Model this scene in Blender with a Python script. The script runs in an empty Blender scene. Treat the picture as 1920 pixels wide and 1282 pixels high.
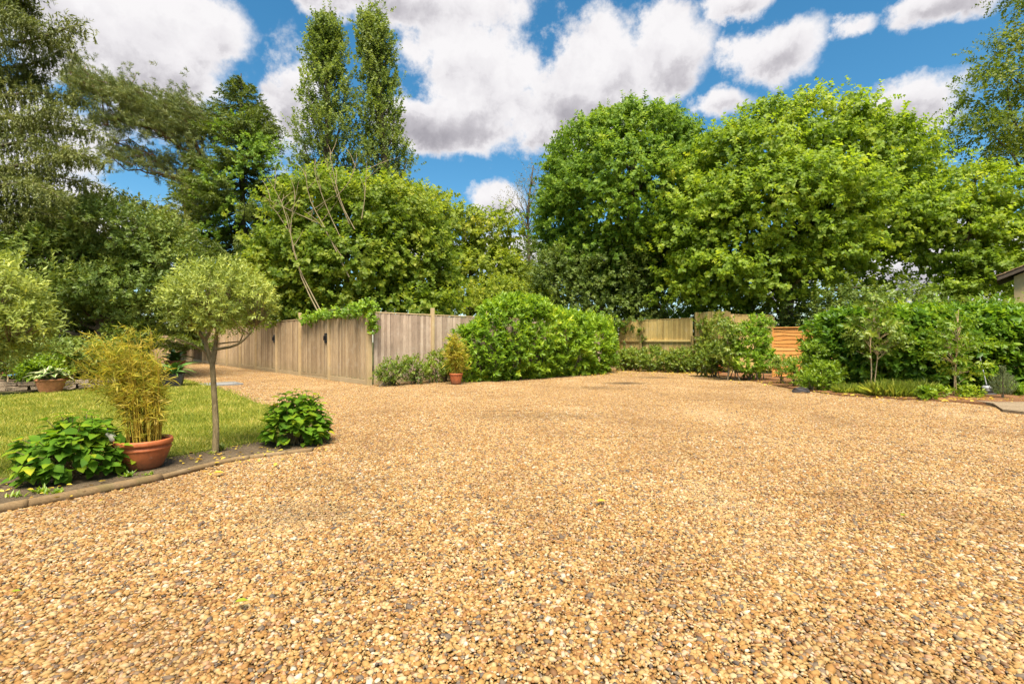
import bpy, bmesh, math, random
import numpy as np
from mathutils import Vector, Matrix, Euler

# ------------------------------------------------------------------ camera, world, sun, exposure
scene = bpy.context.scene
col = scene.collection
CAM_H = 1.25
FPX = 907.0            # focal length in pixels of a 1920 wide frame
cam_d = bpy.data.cameras.new('camera')
cam_d.sensor_width = 36.0
cam_d.lens = FPX / 1920.0 * 36.0
cam_d.clip_start = 0.05
cam_d.clip_end = 4000.0
cam = bpy.data.objects.new('camera', cam_d)
col.objects.link(cam)
cam.location = (0, 0, CAM_H)
cam.rotation_euler = (math.radians(90), 0, 0)
scene.camera = cam

SUN_EL, SUN_AZ = math.radians(64), math.radians(176)   # azimuth measured from +Y towards +X; sun high behind the camera
SUN_STRENGTH, SUN_ANGLE = 2.5, math.radians(32)
EXPOSURE = 2.2
SKY_STRENGTH = 0.066
sun_d = bpy.data.lights.new('sun', 'SUN')
sun_d.energy = SUN_STRENGTH
sun_d.angle = SUN_ANGLE
sun_d.color = (1.0, 0.915, 0.76)
sun = bpy.data.objects.new('sun', sun_d)
col.objects.link(sun)
sdir = Vector((math.cos(SUN_EL)*math.sin(SUN_AZ), math.cos(SUN_EL)*math.cos(SUN_AZ), math.sin(SUN_EL)))
sun.rotation_euler = sdir.to_track_quat('Z', 'Y').to_euler()
sun.location = (0, 0, 40)

scene.view_settings.view_transform = 'Standard'
scene.view_settings.look = 'None'
scene.view_settings.gamma = 1.0
scene.view_settings.use_curve_mapping = False
scene.view_settings.exposure = EXPOSURE
scene.render.engine = 'CYCLES'
cy = scene.cycles
cy.use_denoising = True
try:
    cy.denoiser = 'OPENIMAGEDENOISE'
    cy.denoising_input_passes = 'RGB_ALBEDO_NORMAL'
except Exception:
    pass
cy.max_bounces = 7
cy.diffuse_bounces = 4
cy.glossy_bounces = 2
cy.transmission_bounces = 4
cy.transparent_max_bounces = 4
cy.caustics_reflective = False
cy.caustics_refractive = False
cy.sample_clamp_indirect = 6.0
cy.use_adaptive_sampling = True
cy.adaptive_threshold = 0.015

class NT:
    """small helper that wires shader nodes"""
    def __init__(s, tree):
        s.t = tree
    def n(s, kind, inputs=None, **props):
        nd = s.t.nodes.new(kind)
        for k, v in props.items():
            setattr(nd, k, v)
        for k, v in (inputs or {}).items():
            sock = nd.inputs[k]
            if isinstance(v, bpy.types.NodeSocket):
                s.t.links.new(v, sock)
            else:
                sock.default_value = v
        return nd
    def math(s, op, a, b=0.0, clamp=False, c=None):
        d = {0: a, 1: b}
        if c is not None:
            d[2] = c
        return s.n('ShaderNodeMath', d, operation=op, use_clamp=clamp).outputs[0]
    def vec(s, op, a, b=(0, 0, 0)):
        nd = s.n('ShaderNodeVectorMath', {0: a, 1: b}, operation=op)
        return nd.outputs['Value'] if op in ('LENGTH', 'DOT_PRODUCT', 'DISTANCE') else nd.outputs['Vector']
    def mix(s, fac, a, b, blend='MIX'):
        nd = s.n('ShaderNodeMix', data_type='RGBA', blend_type=blend)
        for i, v in ((0, fac), (6, a), (7, b)):
            if isinstance(v, bpy.types.NodeSocket):
                s.t.links.new(v, nd.inputs[i])
            else:
                nd.inputs[i].default_value = v
        return nd.outputs[2]
    def noise(s, vec, scale, detail=3.0, rough=0.55, dist=0.0):
        d = {'Scale': scale, 'Detail': detail, 'Roughness': rough, 'Distortion': dist}
        if vec is not None:
            d['Vector'] = vec
        return s.n('ShaderNodeTexNoise', d).outputs['Fac']
    def ramp(s, fac, stops, interp='LINEAR'):
        nd = s.n('ShaderNodeValToRGB', {0: fac})
        cr = nd.color_ramp
        cr.interpolation = interp
        while len(cr.elements) < len(stops):
            cr.elements.new(0.5)
        for e, (p, c) in zip(cr.elements, stops):
            e.position = p
            e.color = (*c, 1) if len(c) == 3 else c
        return nd.outputs[0]
    def maprange(s, v, a, b, c=0.0, d=1.0, smooth=True):
        return s.n('ShaderNodeMapRange', {'Value': v, 'From Min': a, 'From Max': b, 'To Min': c, 'To Max': d},
                   interpolation_type='SMOOTHSTEP' if smooth else 'LINEAR').outputs[0]

def pxdir(px, py):
    v = Vector(((px-960)/FPX, 1.0, (641-py)/FPX))
    return v.normalized()

def build_world():
    w = bpy.data.worlds.new('World')
    scene.world = w
    w.use_nodes = True
    t = w.node_tree
    t.nodes.clear()
    N = NT(t)
    sky = N.n('ShaderNodeTexSky', sky_type='NISHITA')
    sky.sun_disc = False
    sky.sun_elevation = SUN_EL
    sky.sun_rotation = SUN_AZ
    sky.altitude = 50
    sky.air_density = 1.0
    sky.dust_density = 0.6
    sky.ozone_density = 2.5
    skyc = N.n('ShaderNodeHueSaturation', {'Hue': 0.485, 'Saturation': 1.30, 'Value': 0.58, 'Color': sky.outputs[0]}).outputs[0]
    d = N.n('ShaderNodeTexCoord').outputs['Generated']
    # cumulus heaps: (centre as pixel of the view, half width, half height, weight); beyond the view large noise takes over
    heaps = [(235, 80, 250, 130, 1.0), (60, 250, 170, 100, .8), (400, 70, 85, 90, .95), (330, 150, 110, 50, .8),
             (790, -4, 210, 52, 1.0), (890, 150, 150, 95, 1.0), (850, 238, 165, 50, 1.0), (1120, 140, 125, 100, 1.0), (1250, 100, 90, 80, 1.0),
             (1060, 210, 180, 72, 1.0), (545, 190, 80, 105, .95), (1440, 92, 100, 48, .88), (1390, 5, 80, 26, .82), (1770, 0, 130, 42, .9), (1680, 198, 115, 58, .95), (1612, 50, 45, 26, .72),
             (920, 385, 80, 42, .85), (1345, 192, 62, 30, .8), (1000, 480, 420, 50, .75), (1750, 500, 300, 110, .9), (120, 430, 260, 110, .9)]
    big = N.noise(d, 3.6, 2.0, .5)
    fb = N.n('ShaderNodeTexNoise', {'Vector': d, 'Scale': 8.0, 'Detail': 8.0, 'Roughness': .64})
    fine = fb.outputs['Fac']
    wv = N.vec('ADD', d, N.vec('MULTIPLY', N.vec('SUBTRACT', fb.outputs['Color'], (.5, .5, .5)), (.07, .07, .07)))
    dz = N.n('ShaderNodeSeparateXYZ', {0: wv}).outputs['Z']
    acc = tot = hgt = None
    for (px, py, rx, rz, wt) in heaps:
        c = pxdir(px, py)
        s = c.y
        kz = FPX/(rz*s)
        q = N.vec('LENGTH', N.vec('MULTIPLY', N.vec('SUBTRACT', wv, tuple(c)), (FPX/(rx*s), FPX/(rx*s), kz)))
        b = N.math('MULTIPLY', N.maprange(q, 1.42, 0.15, smooth=False), wt)
        acc = b if acc is None else N.math('MAXIMUM', acc, b)
        tot = b if tot is None else N.math('ADD', tot, b)
        h = N.math('MULTIPLY', b, N.math('MULTIPLY', N.math('SUBTRACT', dz, c.z), kz))
        hgt = h if hgt is None else N.math('ADD', hgt, h)
    y = N.n('ShaderNodeSeparateXYZ', {0: d}).outputs['Y']
    away = N.math('MULTIPLY', N.maprange(y, .62, .38), N.maprange(big, .40, .66))
    acc = N.math('MAXIMUM', acc, away)
    hgt = N.math('DIVIDE', hgt, N.math('ADD', tot, .02))     # -1 at the base of a heap, +1 at its crown
    d0 = N.math('ADD', acc, N.math('MULTIPLY', N.math('SUBTRACT', fine, .5), 1.7))
    mask = N.maprange(d0, .27, .60)
    puff = N.noise(wv, 17.0, 5.0, .58)
    dens = N.maprange(d0, .40, 1.05)
    shade = N.math('ADD', N.math('MULTIPLY', N.maprange(hgt, .50, -.65), N.math('ADD', .15, N.math('MULTIPLY', dens, .85))), N.math('MULTIPLY', N.math('SUBTRACT', puff, .5), 1.3), clamp=True)
    cloudc = N.ramp(shade, [(0.0, (3.15, 3.08, 3.12)), (.3, (2.8, 2.72, 2.8)), (.6, (2.0, 1.92, 2.04)), (1.0, (1.35, 1.29, 1.42))])
    final = N.mix(mask, skyc, cloudc)
    bg = N.n('ShaderNodeBackground', {'Color': final, 'Strength': SKY_STRENGTH})
    out = N.n('ShaderNodeOutputWorld')
    t.links.new(bg.outputs[0], out.inputs[0])
    w.cycles.sampling_method = 'MANUAL'
    w.cycles.sample_map_resolution = 512
build_world()

# ------------------------------------------------------------------ helpers
def G(px, py):
    """point on the ground seen at a pixel of the photograph"""
    Y = CAM_H*FPX/(py-641.0)
    return Vector(((px-960)*Y/FPX, Y, 0))
def A(px, py, Y):
    return Vector(((px-960)*Y/FPX, Y, CAM_H+(641-py)*Y/FPX))

def tag(o, label=None, cat=None, group=None, kind=None):
    if label: o['label'] = label
    if cat: o['category'] = cat
    if group: o['group'] = group
    if kind: o['kind'] = kind
    return o
def empty(name, loc=(0, 0, 0), label=None, cat=None, group=None, rz=0.0):
    o = bpy.data.objects.new(name, None)
    o.empty_display_size = .2
    o.location = loc
    o.rotation_euler = (0, 0, rz)
    col.objects.link(o)
    return tag(o, label, cat, group)
def link(name, me, parent=None, mat=None):
    """mesh given in world coordinates; parented without moving it when the parent has no rotation"""
    o = bpy.data.objects.new(name, me)
    if mat is not None:
        me.materials.clear()
        me.materials.append(mat)
    col.objects.link(o)
    if parent is not None:
        o.parent = parent
    return o
def wlink(name, me, parent, mat=None):
    """mesh in WORLD coordinates under an unrotated parent"""
    o = link(name, me, parent, mat)
    off = Vector((0, 0, 0))
    p = parent
    while p is not None:
        off += p.location
        p = p.parent
    o.location = -off
    return o
def pymesh(name, v, f, smooth=False):
    me = bpy.data.meshes.new(name)
    me.from_pydata([tuple(x) for x in v], [], f)
    if smooth:
        me.polygons.foreach_set('use_smooth', [True]*len(me.polygons))
    me.update()
    return me
def npmesh(name, V, F, smooth=False, tint=None):
    """V (n,3); F (m,k) faces of k corners"""
    V = np.ascontiguousarray(V, np.float32); F = np.ascontiguousarray(F, np.int32)
    me = bpy.data.meshes.new(name)
    m, k = F.shape
    me.vertices.add(len(V)); me.vertices.foreach_set('co', V.ravel())
    me.loops.add(m*k); me.loops.foreach_set('vertex_index', F.ravel())
    me.polygons.add(m); me.polygons.foreach_set('loop_start', np.arange(0, m*k, k, dtype=np.int32))
    if smooth:
        me.polygons.foreach_set('use_smooth', np.ones(m, dtype=bool))
    if tint is not None:
        a = me.attributes.new('tint', 'FLOAT', 'POINT')
        a.data.foreach_set('value', np.ascontiguousarray(tint, np.float32))
    me.update(calc_edges=True)
    return me
def box_vf(c, s, rot=None):
    x, y, z = s[0]/2, s[1]/2, s[2]/2
    v = [Vector(p) for p in ((-x,-y,-z),(x,-y,-z),(x,y,-z),(-x,y,-z),(-x,-y,z),(x,-y,z),(x,y,z),(-x,y,z))]
    if rot is not None:
        v = [rot @ p for p in v]
    v = [p+Vector(c) for p in v]
    f = [(0,3,2,1),(4,5,6,7),(0,1,5,4),(1,2,6,5),(2,3,7,6),(3,0,4,7)]
    return v, f
def boxes(name, lst, bevel=0.0):
    V, F = [], []
    for it in lst:
        v, f = box_vf(*it)
        o = len(V)
        V += v
        F += [tuple(i+o for i in q) for q in f]
    me = pymesh(name, V, F)
    if bevel > 0:
        bm = bmesh.new(); bm.from_mesh(me)
        bmesh.ops.bevel(bm, geom=bm.edges[:], offset=bevel, segments=1, affect='EDGES', profile=.6)
        bm.to_mesh(me); bm.free()
    return me
def nrm(a):
    a = np.asarray(a, float)
    return a/np.maximum(np.linalg.norm(a, axis=-1, keepdims=True), 1e-9)
def tubes_vf(paths, sides=7):
    """paths: list of (points (n,3), radii (n))"""
    V, F, off = [], [], 0
    ang = np.linspace(0, 2*np.pi, sides, endpoint=False)
    for pts, rad in paths:
        pts = np.asarray([tuple(p) for p in pts], float); rad = np.asarray(rad, float)
        n = len(pts)
        T = np.gradient(pts, axis=0); T = nrm(T)
        ref = np.array([0., 0., 1.]) if abs(T[0, 2]) < .9 else np.array([1., 0., 0.])
        e1 = nrm(np.cross(T[0], ref))
        for i in range(n):
            e1 = nrm(e1 - T[i]*np.dot(e1, T[i])); e2 = np.cross(T[i], e1)
            V.append(pts[i] + rad[i]*(np.cos(ang)[:, None]*e1 + np.sin(ang)[:, None]*e2))
        for i in range(n-1):
            a = off+i*sides; b = a+sides
            for k in range(sides):
                k2 = (k+1) % sides
                F.append((a+k, a+k2, b+k2, b+k))
        off += n*sides
    return np.concatenate(V), np.array(F)
def tubes(name, paths, sides=7):
    V, F = tubes_vf(paths, sides)
    return npmesh(name, V, F, True)
def smooth_path(ctrl, n=10):
    """Catmull-Rom through control points"""
    c = [Vector(p) for p in ctrl]
    if len(c) < 3:
        return [c[0].lerp(c[-1], i/(n-1)) for i in range(n)]
    e = [c[0]*2-c[1]] + c + [c[-1]*2-c[-2]]
    out = []
    m = len(c)-1
    for i in range(n):
        u = i/(n-1)*m
        k = min(int(u), m-1); t = u-k
        p0, p1, p2, p3 = e[k:k+4]
        out.append(.5*((2*p1)+(p2-p0)*t+(2*p0-5*p1+4*p2-p3)*t*t+(3*p1-p0-3*p2+p3)*t**3))
    return out
def wobble(path, amp, rng):
    return [Vector(p)+Vector(rng.normal(0, amp, 3)) for p in path]

# leaves ------------------------------------------------------------
GOLD = 2.399963
def shoots(rng, O, Ax, K, length, L, W, ang=55, up=.3, jit=.22, droop=0., tint=None, tipsmall=.35, var=.22):
    """K leaves spiralling round each of the shoots that start at O along Ax"""
    O = np.asarray(O, float); Ax = nrm(Ax); M = len(O)
    length = np.broadcast_to(np.asarray(length, float), (M,))
    k = np.arange(K)
    t = ((k+.6)/K)[None, :]*np.ones((M, 1))
    phi = GOLD*k[None, :] + rng.uniform(0, 6.283, (M, 1)) + rng.normal(0, .35, (M, K))
    ref = np.where(np.abs(Ax[:, 2:3]) < .9, np.array([[0., 0., 1.]]), np.array([[1., 0., 0.]]))
    e1 = nrm(np.cross(Ax, ref)); e2 = np.cross(Ax, e1)
    Dr = e1[:, None, :]*np.cos(phi)[..., None] + e2[:, None, :]*np.sin(phi)[..., None]
    a = np.radians(ang)*(1-.25*t) + rng.normal(0, .18, (M, K))
    Ab = Ax[:, None, :]
    D = Ab*np.cos(a)[..., None] + Dr*np.sin(a)[..., None]
    D[..., 2] -= droop
    D = nrm(D)
    Nn = Ab*np.sin(a)[..., None] - Dr*np.cos(a)[..., None]
    Nn[..., 2] += up
    Nn = Nn + rng.normal(0, jit, Nn.shape)
    Nn = nrm(Nn - D*np.sum(Nn*D, -1, keepdims=True))
    P = O[:, None, :] + Ab*(t*length[:, None])[..., None]
    s = (1+rng.normal(0, var, (M, K)))*(1-tipsmall*np.abs(t-.35))
    s = np.clip(s, .4, 1.6)
    if tint is None:
        tint = rng.uniform(0, 1, M)
    tt = np.clip(.55*np.asarray(tint)[:, None] + .45*rng.uniform(0, 1, (M, K)), 0, 1)
    return (P.reshape(-1, 3), D.reshape(-1, 3), Nn.reshape(-1, 3), (L*s).ravel(), (W*s).ravel(), tt.ravel())
def join(*sets):
    return tuple(np.concatenate([s[i] for s in sets]) for i in range(6))
def leaf_mesh(name, S, shape='rhomb', fold=.16, curl=.1):
    P, D, Nn, L, W, tt = S
    side = np.cross(D, Nn)
    L = L[:, None]; W = W[:, None]
    n = len(P)
    if shape == 'rhomb':
        vs = [P, P + D*L*.45 + side*W*.5 + Nn*W*fold, P + D*L - Nn*L*curl, P + D*L*.45 - side*W*.5 + Nn*W*fold]
        V = np.stack(vs, 1).reshape(-1, 3)
        b = np.arange(n)[:, None]*4
        F = np.concatenate([b+np.array([[0, 1, 2]]), b+np.array([[0, 2, 3]])])
        return npmesh(name, V, F, False, np.repeat(tt, 4))
    vs = [P, P + D*L*.25 + side*W*.42 + Nn*W*fold, P + D*L*.6 + side*W*.46 + Nn*(W*fold-L*curl*.3), P + D*L - Nn*L*curl,
          P + D*L*.6 - side*W*.46 + Nn*(W*fold-L*curl*.3), P + D*L*.25 - side*W*.42 + Nn*W*fold]
    V = np.stack(vs, 1).reshape(-1, 3)
    b = np.arange(n)[:, None]*6
    F = np.concatenate([b+np.array([[0, 1, 2, 3]]), b+np.array([[0, 3, 4, 5]])])
    return npmesh(name, V, F, False, np.repeat(tt, 6))

class Blobs:
    """a crown volume made of overlapping ellipsoids (p=2) or boxy ones (p=4)"""
    def __init__(s, items, p=2.0):
        s.c = np.array([tuple(i[0]) for i in items], float)
        s.r = np.array([tuple(i[1]) for i in items], float)
        s.p = p
    def q(s, P):
        d = np.abs((P[:, None, :]-s.c[None])/s.r[None])
        return (d**s.p).sum(-1)**(1/s.p)
    def sample(s, rng, n, inner=.62, back=.5, low=.6):
        """n points in the outer shell with outward directions"""
        area = (s.r[:, 0]*s.r[:, 2]+s.r[:, 0]*s.r[:, 1]+s.r[:, 1]*s.r[:, 2])
        out_p, out_n, got = [], [], 0
        for _ in range(40):
            m = max(4*n, 200)
            b = rng.choice(len(area), m, p=area/area.sum())
            u = nrm(rng.normal(0, 1, (m, 3)))
            keep = (rng.uniform(0, 1, m) < np.where(u[:, 1] > .35, back, 1)) & (rng.uniform(0, 1, m) < np.where(u[:, 2] < -.45, low, 1))
            b, u = b[keep], u[keep]
            k = (np.abs(u)**s.p).sum(-1)**(-1/s.p)
            rad = inner+(1-inner)*rng.uniform(0, 1, len(u))**.6
            P = s.c[b]+u*s.r[b]*(k*rad)[:, None]
            q = s.q(P)
            q[np.arange(len(b)), b] = 9
            ok = (q.min(1) > .78) | (rng.uniform(0, 1, len(b)) < .10)
            nn = nrm(np.sign(u)*np.abs(u)**(s.p-1)/s.r[b])
            out_p.append(P[ok]); out_n.append(nn[ok]); got += ok.sum()
            if got >= n:
                break
        return np.concatenate(out_p)[:n], np.concatenate(out_n)[:n]
def pblob(px, py, Y, rx, rz, ry=None):
    s = Y/FPX
    return (A(px, py, Y), (rx*s, ry if ry else (rx+rz)*.5*s, rz*s))
def cluster(rng, C, Nn, per, spread, flat=.6):
    """several shoot origins round each clump centre"""
    M = len(C)
    off = rng.normal(0, 1, (M, per, 3))*np.array([1, 1, flat])*spread
    O = (C[:, None, :]+off).reshape(-1, 3)
    return O, np.repeat(Nn, per, 0), np.repeat(np.arange(M), per)
# ------------------------------------------------------------------ materials
def new_mat(name):
    m = bpy.data.materials.new(name)
    m.use_nodes = True
    m.node_tree.nodes.clear()
    N = NT(m.node_tree)
    out = N.n('ShaderNodeOutputMaterial')
    return m, N, out
def finish(m, N, out, color, rough=.8, spec=.3, bump=None, bstr=.3, bdist=.01):
    p = N.n('ShaderNodeBsdfPrincipled')
    for k, v in (('Base Color', color), ('Roughness', rough), ('Specular IOR Level', spec)):
        if isinstance(v, bpy.types.NodeSocket):
            m.node_tree.links.new(v, p.inputs[k])
        else:
            p.inputs[k].default_value = v
    if bump is not None:
        b = N.n('ShaderNodeBump', {'Height': bump, 'Strength': bstr, 'Distance': bdist})
        m.node_tree.links.new(b.outputs[0], p.inputs['Normal'])
    m.node_tree.links.new(p.outputs[0], out.inputs[0])
    return m
def leaf_mat(name, stops, rough=.5, spec=.25, trans=.3, tcol=1.45, nscale=.5, k=(2.2, 1.62, 2.0)):
    stops = [(a, (min(c[0]*k[0], .75), min(c[1]*k[1], .75), c[2]*k[2])) for a, c in stops]
    trans = min(.5, trans+.12)
    m, N, out = new_mat(name)
    t = N.n('ShaderNodeAttribute', attribute_name='tint').outputs['Fac']
    pos = N.n('ShaderNodeNewGeometry').outputs['Position']
    big = N.noise(pos, nscale, 2.0)
    f = N.math('ADD', N.math('MULTIPLY', t, .75), N.math('MULTIPLY', N.math('SUBTRACT', big, .37), .95), clamp=True)
    c = N.ramp(f, stops)
    p = N.n('ShaderNodeBsdfPrincipled', {'Base Color': c, 'Roughness': rough, 'Specular IOR Level': spec})
    tc = N.mix(1.0, c, (tcol*1.05, tcol, tcol*.55, 1), 'MULTIPLY')
    tr = N.n('ShaderNodeBsdfTranslucent', {'Color': tc})
    mx = N.n('ShaderNodeMixShader', {0: trans, 1: p.outputs[0], 2: tr.outputs[0]})
    m.node_tree.links.new(mx.outputs[0], out.inputs[0])
    return m
def bark_mat(name, c1, c2, scale=6.0):
    m, N, out = new_mat(name)
    pos = N.n('ShaderNodeNewGeometry').outputs['Position']
    v = N.vec('MULTIPLY', pos, (1, 1, .25))
    a = N.noise(v, scale*5, 5.0, .65)
    b = N.noise(pos, scale*.5, 3.0)
    f = N.math('ADD', N.math('MULTIPLY', a, .6), N.math('MULTIPLY', b, .4))
    c = N.ramp(f, [(.3, c1), (.68, c2)])
    return finish(m, N, out, c, .9, .15, a, .8, .02)
def wood_mat(name, stops, grime=(.21, .165, .115), horiz=False, objvar=.30, pale=.30, stain=.32, low=.42, joint_shade=0.0):
    """weathered timber: grain along the board, tone differing from board to board, blotchy wear"""
    m, N, out = new_mat(name)
    oi = N.n('ShaderNodeObjectInfo')
    tc = N.n('ShaderNodeTexCoord').outputs['Object']
    rnd = oi.outputs['Random']
    off = N.vec('MULTIPLY', N.n('ShaderNodeCombineXYZ', {0: rnd, 1: rnd, 2: rnd}).outputs[0], (37, 91, 53))
    v = N.vec('ADD', N.vec('MULTIPLY', tc, (.08, 1, 1) if horiz else (1, 1, .08)), off)
    grain = N.noise(v, 85, 5.0, .7, .3)
    pos = N.n('ShaderNodeNewGeometry').outputs['Position']
    blot = N.noise(pos, 1.9, 5.0, .62)
    f = N.math('ADD', N.math('MULTIPLY', N.math('SUBTRACT', rnd, .5), objvar), N.math('ADD', N.math('MULTIPLY', grain, .72), N.math('MULTIPLY', blot, .30)), clamp=True)
    c = N.ramp(f, stops)
    c = N.mix(N.math('MULTIPLY', N.maprange(N.noise(pos, 3.1, 6.0, .7), .52, .74), pale), c, (.62, .55, .46, 1))
    c = N.mix(N.math('MULTIPLY', N.maprange(N.noise(N.vec('MULTIPLY', pos, (3, 3, .5)), 1.6, 5.0, .65), .5, .72), stain), c, (*grime, 1))
    pz = N.n('ShaderNodeSeparateXYZ', {0: pos}).outputs['Z']
    damp = N.maprange(N.math('ADD', pz, N.math('MULTIPLY', N.math('SUBTRACT', N.noise(pos, 2.3, 4.0, .6), .5), .9)), .62, .05, 0, low)
    c = N.mix(damp, c, (grime[0]*1.3, grime[1]*1.35, grime[2], 1))
    if joint_shade:
        ox = N.n('ShaderNodeSeparateXYZ', {0: tc}).outputs['X']      # shade line painted along the lap of each board, in darkened grime colour
        c = N.mix(N.maprange(N.math('ADD', ox, N.math('MULTIPLY', N.math('SUBTRACT', grain, .5), .02)), .034, .012, 0, joint_shade), c, (grime[0]*.45, grime[1]*.45, grime[2]*.45, 1))
    return finish(m, N, out, c, .85, .15, grain, .35, .006)

def sc(c, k):
    return tuple(x*k for x in c)
M = {}
# foliage colours, darkest to lightest leaf
M['maple'] = leaf_mat('maple_leaf', [(0, (.035, .085, .008)), (.45, (.085, .175, .012)), (.8, (.15, .25, .018)), (1, (.22, .30, .03))], trans=.36)
M['ivydome'] = leaf_mat('ivy_leaf', [(0, (.030, .075, .010)), (.45, (.065, .140, .014)), (.8, (.115, .20, .018)), (1, (.17, .23, .03))], rough=.55, spec=.2, trans=.3, k=(2.2, 1.75, 1.8))
M['greyivy'] = leaf_mat('dull_ivy_leaf', [(0, (.028, .060, .012)), (.5, (.068, .118, .020)), (1, (.13, .18, .035))], rough=.5, trans=.24, k=(1.8, 1.5, 1.5))
M['hazel'] = leaf_mat('hazel_leaf', [(0, (.030, .075, .008)), (.45, (.075, .150, .012)), (.8, (.14, .215, .02)), (1, (.22, .27, .035))], trans=.36)
M['hazel2'] = leaf_mat('yellowish_leaf', [(0, (.042, .09, .008)), (.45, (.09, .165, .014)), (.8, (.15, .225, .02)), (1, (.22, .26, .03))], trans=.36)
M['poplar'] = leaf_mat('poplar_leaf', [(0, (.045, .075, .018)), (.5, (.105, .15, .035)), (1, (.19, .23, .075))], trans=.28, k=(1.5, 1.45, 1.35))
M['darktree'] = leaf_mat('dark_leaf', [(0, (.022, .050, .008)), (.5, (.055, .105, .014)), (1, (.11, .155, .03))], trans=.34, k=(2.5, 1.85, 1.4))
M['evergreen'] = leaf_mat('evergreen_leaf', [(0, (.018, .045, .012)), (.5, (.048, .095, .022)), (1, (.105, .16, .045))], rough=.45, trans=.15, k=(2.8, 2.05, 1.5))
M['spruce'] = leaf_mat('spruce_needle', [(0, (.024, .052, .010)), (.5, (.052, .095, .014)), (1, (.09, .145, .02))], trans=.2, k=(1.9, 1.45, 1.2))
M['weeping'] = leaf_mat('weeping_spruce_needle', [(0, (.034, .052, .014)), (.5, (.072, .095, .025)), (1, (.125, .145, .045))], trans=.14, k=(2.1, 1.85, 1.6))
M['pine'] = leaf_mat('pine_needle', [(0, (.05, .075, .028)), (.5, (.095, .125, .045)), (1, (.16, .18, .08))], trans=.12, k=(1.75, 1.6, 1.35))
M['twiggy'] = leaf_mat('dry_twig_leaf', [(0, (.09, .09, .05)), (.5, (.16, .15, .08)), (1, (.26, .22, .14))], trans=.2, k=(1.2, 1.2, 1.2))
M['laurel'] = leaf_mat('laurel_leaf', [(0, (.030, .085, .008)), (.4, (.070, .165, .010)), (.75, (.13, .255, .014)), (1, (.23, .33, .03))], rough=.42, spec=.3, trans=.3, nscale=.9)
M['laurel_dark'] = leaf_mat('cherry_laurel_leaf', [(0, (.026, .075, .010)), (.45, (.060, .14, .012)), (.8, (.12, .22, .016)), (1, (.22, .30, .03))], rough=.42, spec=.3, trans=.28, nscale=.9, k=(1.75, 1.5, 1.5))
M['shrub'] = leaf_mat('shrub_leaf', [(0, (.032, .075, .010)), (.5, (.075, .145, .014)), (1, (.16, .24, .03))], rough=.4, spec=.4, trans=.26)
M['choisya'] = leaf_mat('choisya_leaf', [(0, (.06, .13, .010)), (.5, (.13, .24, .014)), (1, (.26, .36, .03))], rough=.38, spec=.4, trans=.3, k=(1.35, 1.15, 1.2))
M['olive'] = leaf_mat('olive_leaf', [(0, (.075, .105, .03)), (.45, (.165, .20, .055)), (.8, (.28, .305, .10)), (1, (.43, .45, .19))], rough=.45, spec=.3, trans=.2, nscale=3, k=(1.6, 1.62, 1.15))
M['bamboo'] = leaf_mat('bamboo_leaf', [(0, (.15, .21, .02)), (.3, (.29, .31, .03)), (.65, (.50, .42, .05)), (1, (.66, .52, .15))], trans=.28, nscale=4, k=(1.05, 1.05, 1.1))
M['hydrangea'] = leaf_mat('hydrangea_leaf', [(0, (.025, .095, .008)), (.45, (.055, .165, .010)), (.8, (.11, .235, .012)), (1, (.24, .32, .02))], rough=.65, spec=.12, trans=.3, nscale=5, k=(1.9, 1.3, 1.4))
M['juniper'] = leaf_mat('juniper_needle', [(0, (.03, .065, .022)), (.5, (.055, .10, .035)), (1, (.10, .15, .06))], trans=.1)
M['lavender'] = leaf_mat('grassy_clump_leaf', [(0, (.07, .11, .015)), (.5, (.12, .18, .03)), (1, (.22, .26, .06))], trans=.4, k=(2.4, 2.1, 2.0))
M['grass'] = leaf_mat('grass_blade', [(0, (.085, .13, .012)), (.4, (.18, .235, .025)), (.7, (.31, .32, .05)), (1, (.52, .46, .15))], rough=.6, trans=.3, nscale=1.1, k=(1.25, 1.15, 1.2))
M['litter'] = leaf_mat('fallen_leaf', [(0, (.20, .10, .03)), (.4, (.42, .26, .04)), (.75, (.55, .42, .05)), (1, (.38, .40, .06))], trans=.1, k=(1, 1, 1))
# bark
M['bark'] = bark_mat('grey_brown_bark', (.045, .035, .024), (.20, .165, .115))
M['barkpale'] = bark_mat('pale_bark', (.16, .12, .065), (.40, .32, .20))
M['barkred'] = bark_mat('pine_bark', (.09, .05, .03), (.30, .17, .10))
M['barkolive'] = bark_mat('olive_bark', (.10, .075, .035), (.33, .26, .14), 14)
M['canes'] = bark_mat('bamboo_cane', (.22, .17, .02), (.55, .38, .05), 12)
M['stake'] = bark_mat('stake_wood', (.35, .24, .12), (.62, .47, .28), 10)
# timber
M['fence'] = wood_mat('weathered_fence_board', [(.18, (0.185, 0.129, 0.074)), (.42, (0.350, 0.249, 0.146)), (.62, (0.492, 0.363, 0.222)), (.85, (0.655, 0.522, 0.347))], joint_shade=.38)
M['fence_side'] = wood_mat('greyed_fence_board', [(.18, (0.168, 0.120, 0.086)), (.42, (0.316, 0.232, 0.171)), (.62, (0.463, 0.353, 0.265)), (.85, (0.645, 0.521, 0.409))], objvar=.3, joint_shade=.75)
M['fence_back'] = wood_mat('yellowish_fence_board', [(.18, (0.277, 0.188, 0.072)), (.42, (0.477, 0.337, 0.120)), (.62, (0.647, 0.472, 0.177)), (.85, (0.800, 0.628, 0.284))], grime=(.24, .19, .08), joint_shade=.6, low=.25)
M['post'] = wood_mat('fence_post', [(.2, (0.294, 0.205, 0.109)), (.5, (0.491, 0.355, 0.192)), (.85, (0.729, 0.560, 0.333))], objvar=.25, stain=.2)
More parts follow.
